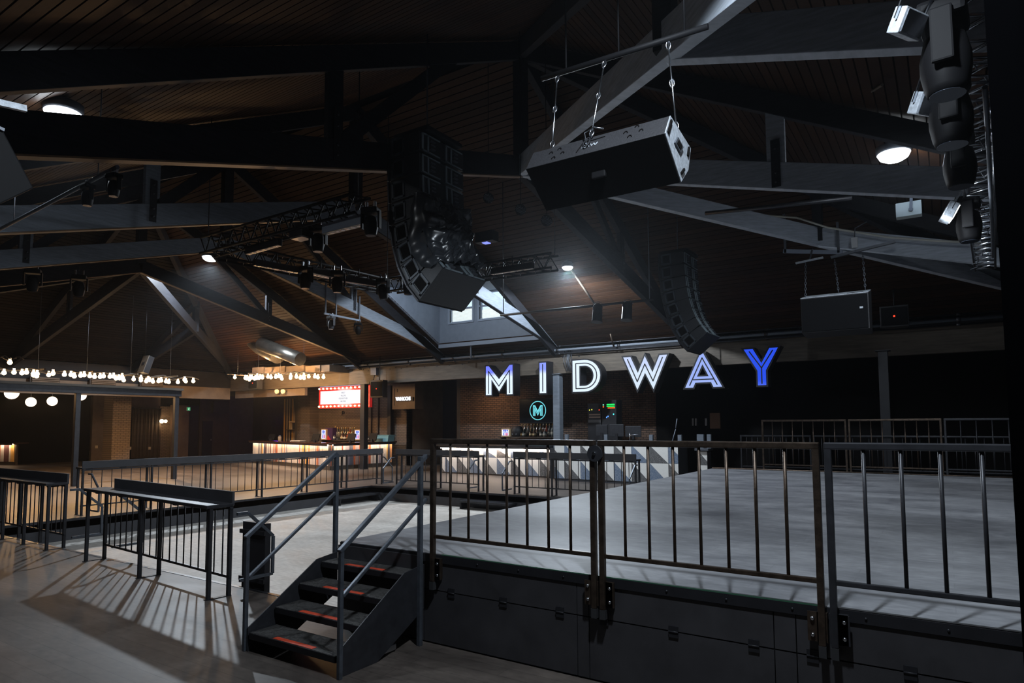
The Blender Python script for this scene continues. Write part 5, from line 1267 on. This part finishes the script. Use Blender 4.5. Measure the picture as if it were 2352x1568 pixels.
for k, (px, py) in enumerate(((1590, 965), (1590, 973), (1597, 965), (1597, 973), (1620, 965), (1620, 973))):
    c = onY(px, py, 23.8); tag(MB().box((c.x - .03, 23.86, c.z - .07), (c.x + .03, 23.9, c.z + .07)).build('wall_switch', mat('pale switch plate', (.3, .3, .32), .5)), ['upper pale switch plate of the left pair column', 'lower pale switch plate of the left pair column', 'upper pale switch plate of the middle column', 'lower pale switch plate of the middle column', 'upper pale switch plate nearest the brown board', 'lower pale switch plate nearest the brown board'][k] + ' on the dark wall', 'switch', 'pale switch plates')
# television with the round M logo
tvy = 23.55
a, b = onY(1193, 972, tvy), onY(1273, 914, tvy)
tv = thing('television', 'black wall television showing a cyan ring with a letter M', 'television', ((a.x + b.x) / 2, tvy, a.z))
MB().box((a.x, tvy, a.z), (b.x + .3, tvy + .08, b.z)).build('case', M['black'], tv, .01)
MB().box((a.x + .03, tvy - .006, a.z + .03), (b.x + .27, tvy, b.z - .03)).build('screen', mat('dark glossy screen', (.012, .014, .02), .12), tv)
MB().box(((a.x + b.x) / 2 - .2, tvy + .08, (a.z + b.z) / 2 - .2), ((a.x + b.x) / 2 + .2, BW, (a.z + b.z) / 2 + .2)).build('wall_mount', M['black'], tv)
cy_ = emis('cyan logo', (.18, .75, .85), 1.0)
cc = onY(1235.5, 942.5, tvy); rr_ = .40
g = MB(); N = 40; vs = []
for k in range(N):
    an_ = 2 * math.pi * k / N
    for r2 in (rr_ - .035, rr_ + .0): vs.append((cc.x + r2 * math.cos(an_), tvy - .010, cc.z + r2 * math.sin(an_)))
g.add(vs + [(x, y - .003, z) for x, y, z in vs], [(2 * k, 2 * k + 1, (2 * k + 3) % (2 * N), (2 * k + 2) % (2 * N)) for k in range(N)] + [(2 * N + 2 * k, 2 * N + (2 * k + 2) % (2 * N), 2 * N + (2 * k + 3) % (2 * N), 2 * N + 2 * k + 1) for k in range(N)])
g.build('logo_ring', cy_, tv)
mo = [(0, 0), (0, 1), (.22, 1), (.48, .5), (.74, 1), (.96, 1), (.96, 0), (.72, 0), (.72, .5), (.48, .0), (.24, .5), (.24, 0)]
curve_plate('logo_letter', mo, [], cy_, tv, (cc.x - .235, 0, cc.z - .22), .49, .44, tvy - .013, tvy - .008)
g = MB()
for pl in ([(.06, .03), (.06, .92)], [(.13, .03), (.13, .88), (.48, .2), (.83, .88), (.83, .03)], [(.90, .03), (.90, .92)]):
    for (p, q), (s_, t_) in zip(pl[:-1], pl[1:]): g.bar((cc.x - .235 + p * .49, tvy - .0145, cc.z - .22 + q * .44), (cc.x - .235 + s_ * .49, tvy - .0145, cc.z - .22 + t_ * .44), .002, .012, up=Vector((s_ - p, 0, t_ - q)).cross(Vector((0, 1, 0))))
g.build('logo_lines', mat('logo dark lines', (.01, .02, .03), .5), tv)
# back bar under the television: shelf, bottles, lit sign, dark machine
zc = onY(1250, 1003, 23.3).z
shelf(onY(1145, 1000, 23.3).x, onY(1272, 1000, 23.3).x, 23.3, zc, 'dark back bar shelf under the television', .45)
for k in range(11):
    px = 1198 + k * 7.0; x = onY(px, 1000, 23.55).x
    bottle((x, 23.6, zc), .52, .075, (GL[[0, 0, 2, 0, 0, 1, 0, 1, 4, 2, 2][k]], LB[[2, 1, 2, 1, 0, 2, 2, 1, 2, 1, 1][k]], CPc[k % 4]), '%s bottle from the left in the back row under the television' % (names + ['eleventh'])[k], 'back row bottles under the television')
for k, px in enumerate((1195, 1203, 1219, 1227, 1243, 1251)):
    bottle((onY(px, 1000, 23.38).x, 23.4, zc), .34, .08, (GL[[1, 0, 1, 1, 0, 2][k]], LB[[3, 1, 0, 0, 1, 1][k]], CPc[(k + 2) % 4]), '%s short bottle from the left in the front row under the television' % names[k], 'front row bottles under the television')
beer_sign(1152, 1171, 984, 1008, 23.2, 'small lit sign with blue and pink strokes under the letter M')
dk = thing('drinks_machine', 'round shouldered black machine right of the lit sign under the letter M', 'machine', onY(1185, 1008, 23.3)); c = onY(1184, 1008, 23.3)
MB().lathe((c.x, 23.45, zc), [(.2, 0), (.26, .06), (.27, .3), (.2, .42), (.1, .45)], 18).build('body', M['black'], dk)
MB().box((c.x - .12, 23.2, zc + .08), (c.x + .12, 23.26, zc + .14)).build('tap', M['galv'], dk)
light('brick_fill_light', 'AREA', (-16.6, 22.9, 3.7), 26, (1, .62, .35), .5, (R(-12), 0, 0))  # added warm fill to brighten the brick, not a fitting of the room
# blue downlights in the right aisle
for px, py in ((1708, 847), (1800, 841), (1898, 836), (2001, 830)):
    c = onZ(px, py, 4.33); t = thing('downlight', {1708: 'small blue ceiling downlight just left of the letter Y', 1800: 'small blue ceiling downlight just right of the letter Y', 1898: 'small blue ceiling downlight, second right of the letter Y', 2001: 'small blue ceiling downlight farthest right, by the grey column'}[px], 'lamp', c, 'blue downlights')
    MB().lathe(c, [(.19, 0), (.19, .02)], 16).build('trim_ring', M['black'], t); MB().lathe(c - Vector((0, 0, .06)), [(.08, 0), (.15, .03), (.16, .06)], 16).build('lens', emis('blue lens', (.06, .12, 1), 22), t)

# ------------------------------------------------------------------ striped panel and shelving left of the marquee wall
yS = 24.6
xa, xb = onY(652, 950, yS).x, onY(702, 950, yS).x
sp_ = thing('striped_panel', 'tall striped board panel behind the striped bar', 'wall panel', ((xa + xb) / 2, yS, 0))
r, pal = stripe_cols(12); x = xa; k = 0; pal2 = [(.30, .22, .14), (.26, .19, .12), (.16, .05, .03), (.45, .24, .06), (.36, .27, .17), (.03, .02, .02), (.2, .16, .13)]
while x < xb:
    c = r.choice(pal2); w_ = r.choice([.08, .12, .16]); MB().box((x, yS, 0), (min(xb, x + w_ * .94), yS + .03 + r.uniform(0, .02), 3.5)).build('front_board', smat(c), sp_); x += w_
fr_ = thing('wall_shelf', 'cream framed double shelf with small goods on the striped panel', 'shelf', ((xa + xb) / 2, yS - .3, 1.9))
s0_, s1_ = onY(663, 986, yS - .3), onY(699, 968, yS - .3)
cream = mat('cream painted wood', (.5, .38, .24), .5)
MB().box((s0_.x, yS - .3, s1_.z - .04), (s1_.x, yS, s1_.z + .04)).build('upper_board', cream, fr_); MB().box((s0_.x - .3, yS - .3, s0_.z - .05), (s1_.x, yS, s0_.z)).build('lower_board', M['browndark'], fr_)
MB().box((s0_.x, yS - .28, s0_.z), (s0_.x + .06, yS, s1_.z)).build('side_board', cream, fr_)
for u, wd_, hh, c, lb in ((.15, .45, .38, (.02, .02, .03), 'black box on the cream shelf'), (.5, .32, .26, (.8, .5, .06), 'yellow box on the cream shelf'), (.82, .22, .45, (.55, .32, .2), 'pink beige carton on the cream shelf'), (.05, .12, .12, (.5, .4, .3), 'small pale pot on the cream shelf')):
    x = s0_.x + .1 + (s1_.x - s0_.x) * u * .85; tag(MB().box((x, yS - .27, s0_.z), (x + wd_, yS - .05, s0_.z + hh)).build('shelf_box', mat(lb, c, .5), bevel=.01), lb, 'box')
bs = thing('hanging_speaker', 'tapered black loudspeaker hanging in front of the striped panel', 'loudspeaker', onY(686, 953, 24.2)); c0_, c1_ = onY(675, 955, 24.0), onY(700, 914, 24.0)
MB().prism([(c0_.x + .12, c0_.z), (c1_.x, c0_.z), (c1_.x, c1_.z), (c0_.x - .05, c1_.z)], (0, 23.98, 0), (1, 0, 0), (0, 0, 1), (0, .35, 0)).build('cabinet', M['black'], bs, .01)
MB().tube([(c1_.x - .4, 24.2, c1_.z), (c1_.x - .4, 24.2, 4.35)], .03, 6).build('bracket', M['black'], bs)
struct(MB().box((onY(700, 950, 23.6).x, 23.3, 0), (onY(722, 950, 23.6).x, 23.9, 4.3)).build('wall_pier', M['brick_tan'], loc=(0, 23.3, 0)))
light('purple_glow', 'POINT', (-36.5, 27.5, 2.3), 25, (.28, .05, 1), .3)
for px in (640, 654):
    c = onY(px, 898, 21.0); t = thing('spot_lamp', '%s small cream spot lamp on the fascia over the striped bar' % ('left' if px < 650 else 'right'), 'lamp', c, 'cream spot lamps'); MB().lathe(c, [(.05, 0), (.11, .06), (.11, .16)], 12, (0, -1, -.2)).build('shade', mat('cream shade', (.7, .5, .25), .5, emit=(1, .7, .3), es=.8), t)
    MB().box(c + Vector((-.03, 0, -.02)), c + Vector((.03, .1, .02))).build('bracket', M['galv'], t)

# ------------------------------------------------------------------ festoon lights
def festoon(pts, n, label, sag=.06, seed=1, spread=.5, r_=.075, pw=0, kind='S'):
    rr = random.Random(seed); a, b = Vector(pts[0]), Vector(pts[1]); t = thing('festoon_lights', label, 'string lights', a.lerp(b, .5))
    side_ = (b - a).normalized().cross(Vector((0, 0, 1)))
    for s in (-1, 1):
        w_ = [a.lerp(b, k / 24) + side_ * spread * s + Vector((0, 0, .12 + sag * math.sin(k * 1.7 + s))) for k in range(25)]
        MB().tube(w_, .018, 5).build('wire', M['plate'], t)
    for k in range(int((b - a).length / 1.6) + 1):
        c = a + (b - a).normalized() * (k * 1.6); MB().bar(c - side_ * (spread + .1) + Vector((0, 0, .17)), c + side_ * (spread + .1) + Vector((0, 0, .17)), .06, .05).build('spreader', M['plate'], t)
        MB().tube([c + Vector((0, 0, .19)), to_roof(c)], .006, 4).build('hanger', M['galv'], t)
    b0 = None
    for k in range(n):
        q = a.lerp(b, (k + .5) / n + rr.uniform(-.3, .3) / n) + side_ * rr.choice([-1, 1]) * spread + Vector((0, 0, rr.uniform(-.04, .04)))
        if b0 is None:
            b0 = MB().lathe(q, [(.015, -r_), (r_ * .7, -r_ * .75), (r_, -.005), (r_ * .75, r_ * .65), (.035, r_), (.035, r_ + .06)], 12).build('bulb', M['bulb'], t, loc=q)
        else: inst(b0, t, q)
    if pw:
        m = max(2, int((b - a).length / 2.0))
        for k in range(m): light('festoon_light', 'POINT' if kind == 'P' else 'SPOT', a.lerp(b, (k + .5) / m) - Vector((0, 0, .25)), pw, WARM, .12, (0, 0, 0), 172 if kind != 'P' else None, .3)
    return t
festoon(((-27, 8.6, 3.80), (-27, 16.0, 3.86)), 44, 'long double row of warm festoon bulbs at left', pw=420, seed=2, spread=.45)
festoon(((-25.2, 6.5, 4.02), (-25.2, 9.0, 4.05)), 7, 'short raised row of warm festoon bulbs at the left edge', seed=3, spread=.3)
festoon(((-28.3, 19.0, 4.22), (-22.6, 19.0, 4.08)), 30, 'row of warm festoon bulbs over the striped bar', pw=330, kind='P', seed=4, spread=.45)
for i, (px0, px1, py) in enumerate(((579, 605, 850), (608, 654, 848), (657, 698, 846), (701, 735, 846), (738, 757, 845))):
    a, b = onY(px0, py + 9, 19.7), onY(px1, py - 8, 19.7); tag(MB().box((a.x, 19.7, a.z), (b.x, 20.84, b.z)).build('blocking', M['taupe'], bevel=.006), '%s taupe block from the left above the right festoon lights' % names[i], 'block', 'taupe blocks')

# ------------------------------------------------------------------ left lounge: canopy frame, globes, walls, doors
cf = thing('canopy_frame', 'dark steel canopy frame with two posts over the left lounge', 'canopy', (-24, 12, 0))
MB().box((-24.08, 7.2, 3.06), (-23.92, 13.75, 3.28)).build('front_beam', M['blacksteel'], cf, .008)
MB().box((-24.02, 7.2, 3.28), (-23.88, 13.8, 3.36)).build('lit_ledge', M['plate'], cf)
for y in (10.25, 13.6): MB().box((-24.09, y - .075, 0), (-23.94, y + .075, 3.08)).build('post', M['blacksteel'], cf, .006)
for i, (px, py) in enumerate(((105, 872), (238, 877), (350, 881))):
    c = onX(px, py, -31.4); t = thing('wall_vent', '%s ribbed vent from the left on the fascia below the festoon lights' % names[i], 'vent', c, 'ribbed wall vents')
    for k in range(3): MB().box((-31.45, c.y - .5, c.z - .1 + k * .07), (-31.38, c.y + .5, c.z - .06 + k * .07)).build('slat', M['taupe'], t)
    MB().box((-31.55, c.y - .55, c.z - .14), (-31.45, c.y + .55, c.z + .12)).build('back', M['browndark'], t)
for i, (px, py, rad) in enumerate(((27, 902, .26), (71, 923, .2), (120, 921, .2), (186, 908, .22))):
    c = onX(px, py, -32.5); t = thing('globe_lamp', ['large white globe lamp at the left edge', 'white globe lamp hanging lower, second from the left edge', 'white globe lamp, third from the left edge', 'white globe lamp right of the left canopy post'][i], 'lamp', c, 'white globe lamps')
    pf_ = [(rad * math.sin(math.pi * k / 10), -rad * math.cos(math.pi * k / 10)) for k in range(11)]
    MB().lathe(c, pf_, 20).build('globe', M['globe'], t); MB().tube([c + Vector((0, 0, rad)), (c.x, c.y, 3.95)], .015, 6).build('stem', M['black'], t)
    light('globe_light', 'POINT', c - Vector((0, 0, rad + .1)), 14, WARM, .2)
XW = -41.0
def wl_(px): return onX(px, 1000, XW).y
def wpiece(px0, px1, z0, z1, m_, nm='wall_left', d=0, loc=None):
    return struct(MB().box((XW - .2 + d, wl_(px0), z0), (XW + d, wl_(px1), z1)).build(nm, m_, loc=loc))
wpiece(-60, 205, 0, 4, M['curtain']); wpiece(205, 232, 0, 4, M['taupe'], d=.3); wpiece(232, 258, 0, 4, M['browndark']); wpiece(300, 366, 3.05, 4, M['taupe'])
wpiece(364, 388, 0, 3.2, M['brick_x'], d=.06, loc=(0, 0, 0)); wpiece(388, 428, 0, 3.3, M['taupe'], d=.25); wpiece(428, 456, 0, 3.3, M['black']); wpiece(456, 524, 0, 4, M['browndark'], d=.1); wpiece(524, 580, 0, 4, M['charcoal'])
dv = struct(MB().box((XW - .05, wl_(462), 0), (XW + .14, wl_(485), 2.3)).build('door_2', M['black']))
MB().box((XW + .14, wl_(481), 1.0), (XW + .18, wl_(483), 1.1)).build('door_handle', M['galv'], dv)
dv = struct(MB().box((XW - .05, wl_(236), 0), (XW + .04, wl_(256), 2.5)).build('door_3', M['charcoal']))
MB().box((XW + .04, wl_(238), 1.0), (XW + .1, wl_(241), 1.12)).build('door_handle', M['galv'], dv)
bc = thing('brick_column', 'taupe brick column in the left lounge under the canopy', 'column', (-34.2, 16.5, 0))
y0_, y1_ = onX(258, 980, -34).y, onX(300, 980, -34).y
MB().box((-34.9, y0_, 0), (-34.0, y1_, 3.9)).build('shaft', M['brick_x'], bc, loc=(0, 0, 0))
MB().box((-34.95, y0_ - .05, 0), (-33.96, y1_ + .05, .15)).build('base', M['browndark'], bc)
sc_ = thing('slat_curtain', 'brown vertical slat curtain beside the brick column', 'curtain', (XW + .2, wl_(332), 0))
n = 26; ya, yb_ = wl_(299), wl_(364)
cur = mat('brown curtain', (.085, .062, .045), .8, 0, .3, 3); c0 = None
for k in range(n):
    y = ya + (yb_ - ya) * (k + .5) / n; dx = .05 * math.sin(k * 1.9)
    if c0 is None: c0 = MB().lathe((XW + .2, y, 0.05), [(.055, 0), (.055, 3.0)], 8).build('slat', cur, sc_, loc=(XW + .2, y, .05))
    else: inst(c0, sc_, (XW + .2 + dx, y, .05))
MB().box((XW + .1, ya, 3.03), (XW + .3, yb_, 3.1)).build('curtain_track', M['black'], sc_)
for i, (px, lb) in enumerate(((299, 'small pale socket plate at the left side of the slat curtain'), (344, 'small pale socket plate on the slat curtain'), (222, 'small pale socket plate on the taupe wall in the left lounge'))):
    c = onX(px, 1029 if i < 2 else 1026, XW + .35); tag(MB().box((XW + .22, c.y - .07, c.z - .08), (XW + .34, c.y + .07, c.z + .08)).build('socket_plate', mat('cream plate', (.6, .5, .35), .5)), lb, 'socket')
for px, lb, wd_ in ((250, 'green exit sign left of the brick column', .36), (432.5, 'green exit sign right of the taupe lounge wall', .26)):
    c = onX(px, 939, XW + .6); t = thing('exit_sign', lb, 'exit sign', c)
    MB().box((c.x, c.y - wd_ / 2, c.z - .13), (c.x + .05, c.y + wd_ / 2, c.z + .13)).build('case', mat('exit case', (.4, .45, .4), .5), t)
    MB().box((c.x + .05, c.y - wd_ / 2 + .03, c.z - .1), (c.x + .055, c.y + wd_ / 2 - .03, c.z + .1)).build('green_panel', emis('exit green', (.06, .42, .16), .8), t)
    wm = emis('exit white', (.7, 1, .8), 1.0)
    MB().lathe((c.x + .056, c.y + .02, c.z + .06), [(.022, 0), (.022, .003)], 8, (1, 0, 0)).build('figure_head', wm, t)
    MB().bar((c.x + .058, c.y + .01, c.z + .04), (c.x + .058, c.y - .02, c.z - .03), .004, .035, up=(0, 1, 0)).build('figure_body', wm, t)
    MB().bar((c.x + .058, c.y - .02, c.z - .03), (c.x + .058, c.y + .04, c.z - .08), .004, .025, up=(0, 1, 0)).build('figure_leg', wm, t)
    MB().tube([(c.x + .02, c.y, c.z + .13), (c.x + .02, c.y, 3.97)], .012, 5).build('stem', M['black'], t)
c = onX(375, 967, XW + .35); t = thing('wall_lamp', 'bright twin globe wall lamp on the brick strip in the left lounge', 'lamp', c)
MB().lathe(c + Vector((.05, -.12, 0)), [(.12 * math.sin(math.pi * k / 8), -.12 * math.cos(math.pi * k / 8)) for k in range(9)], 14).build('globe', emis('wall lamp globe', (1, .75, .45), 14), t)
MB().lathe(c + Vector((.05, .12, 0)), [(.10 * math.sin(math.pi * k / 8), -.10 * math.cos(math.pi * k / 8)) for k in range(9)], 14).build('globe', emis('wall lamp globe 2', (1, .72, .42), 8), t)
MB().box(c + Vector((-.3, -.25, -.03)), c + Vector((.0, .25, .03))).build('arm', M['black'], t)
light('wall_lamp_light', 'POINT', c + Vector((.3, .1, 0)), 14, WARM, .1)
tv2 = thing('television', 'dim dark television high on the brown wall at left', 'television', onX(508, 935, XW + .3)); a, b = onX(490, 948, XW + .35), onX(527, 922, XW + .35)
MB().box((XW + .28, a.y, a.z), (XW + .36, b.y, b.z)).build('case', M['black'], tv2, .01); MB().box((XW + .1, (a.y + b.y) / 2 - .2, a.z + .3), (XW + .28, (a.y + b.y) / 2 + .2, a.z + .7)).build('wall_mount', M['black'], tv2)
# tilted white board above the festoon lights and boxes on the high left wall
c = onX(333, 838, -26.5); t = thing('tilted_speaker', 'small tilted speaker with a pale front above the festoon lights', 'loudspeaker', c)
m = MB(); m.box((-.12, -.1, -.35), (.3, .12, .35)); m.v = [c + Matrix.Rotation(R(-18), 3, 'X') @ v for v in m.v]; m.build('cabinet', M['black'], t, .01)
m = MB(); m.box((-.12, -.125, -.35), (.3, -.1, .35)); m.v = [c + Matrix.Rotation(R(-18), 3, 'X') @ v for v in m.v]; m.build('pale_front', M['plate'], t)
m = MB(); m.box((.0, -.13, -.06), (.18, -.125, .06)); m.v = [c + Matrix.Rotation(R(-18), 3, 'X') @ v for v in m.v]; m.build('badge', M['black'], t)
MB().tube([c + Vector((0, 0, .3)), to_roof(c)], .006, 5).build('wire', M['black'], t)

# ------------------------------------------------------------------ last fixtures
for i_, (px, py) in enumerate(((1122, 455), (1196, 482), (1256, 507))):
    c = onY(px, py, 10.2); t = thing('mesh_light', '%s small round light with a mesh face under the dark beams, from the left' % names[i_], 'stage light', c, 'small round mesh faced lights')
    ax = (CAM - c).normalized() + Vector((.2, 0, -.3))
    MB().lathe(c, [(.07, -.14), (.10, -.08), (.105, 0)], 14, ax).build('can', M['fixture'], t)
    g = MB(); a_ = ax.normalized(); u_ = a_.cross(Vector((0, 0, 1))).normalized(); v_ = u_.cross(a_)
    for a in range(-3, 4):
        for b in range(-3, 4):
            if a * a + b * b < 11: g.lathe(c + a_ * .002 + u_ * (a * .026 + b * .013) + v_ * (b * .024), [(.008, 0), (.008, .003)], 6, a_)
    g.build('mesh', M['galv'], t)['kind'] = 'stuff'
    MB().tube([c, to_roof(c)], .008, 5).build('drop_rod', M['fixture'], t)
for px, py, lb in ((76, 618, 'dim moving head under the lower left beams, left one'), (182, 632, 'dim moving head under the lower left beams, right one')):
    c = onX(px, py, -19.0); moving_head(c, lb, 1.0, 60, 10); 
    conduit(c + Vector((0, 0, .12)), to_roof(c), 'thin rod holding the ' + lb.replace('dim ', ''), .008, M['fixture'], 'drop_rod')
ls = thing('side_speaker', 'dark loudspeaker cut off by the upper left edge of the photo', 'loudspeaker', onX(0, 470, -5.2))
q_ = [onX(px, py, -5.2) for px, py in ((-60, 268), (8, 300), (78, 432), (-10, 474), (-80, 470))]
MB().prism([(v.y, v.z) for v in q_], (-5.75, 0, 0), (0, 1, 0), (0, 0, 1), (.55, 0, 0)).build('cabinet', M['fixture'], ls, .01)
MB().bar(q_[0] + Vector((.01, 0, 0)), q_[1] + Vector((.01, 0, 0)), .02, .02).build('edge_bar', M['galv'], ls)
MB().tube([q_[1].lerp(q_[0], .3) + Vector((-.2, 0, 0)), to_roof(q_[1].lerp(q_[0], .3) + Vector((-.2, 0, 0)))], .012, 6).build('drop_rod', M['fixture'], ls)
c = onX(10, 240, -5.0); MB().bar(c + Vector((0, -.25, -.03)), c + Vector((0, .12, .02)), .03, .04).build('clamp_bar', M['speakermetal'], ls)
w.node_tree.nodes.new('ShaderNodeVolumeScatter'); vs_ = w.node_tree.nodes[-1]
vs_.inputs['Color'].default_value = (.85, .92, 1, 1); vs_.inputs['Density'].default_value = .0006; vs_.inputs['Anisotropy'].default_value = .8
w.node_tree.links.new(vs_.outputs[0], w.node_tree.nodes['World Output'].inputs['Volume'])
S.cycles.volume_bounces = 0
S.cycles.max_bounces = 5
S.cycles.diffuse_bounces = 3
S.cycles.adaptive_threshold = .03
S.cycles.sample_clamp_indirect = 3
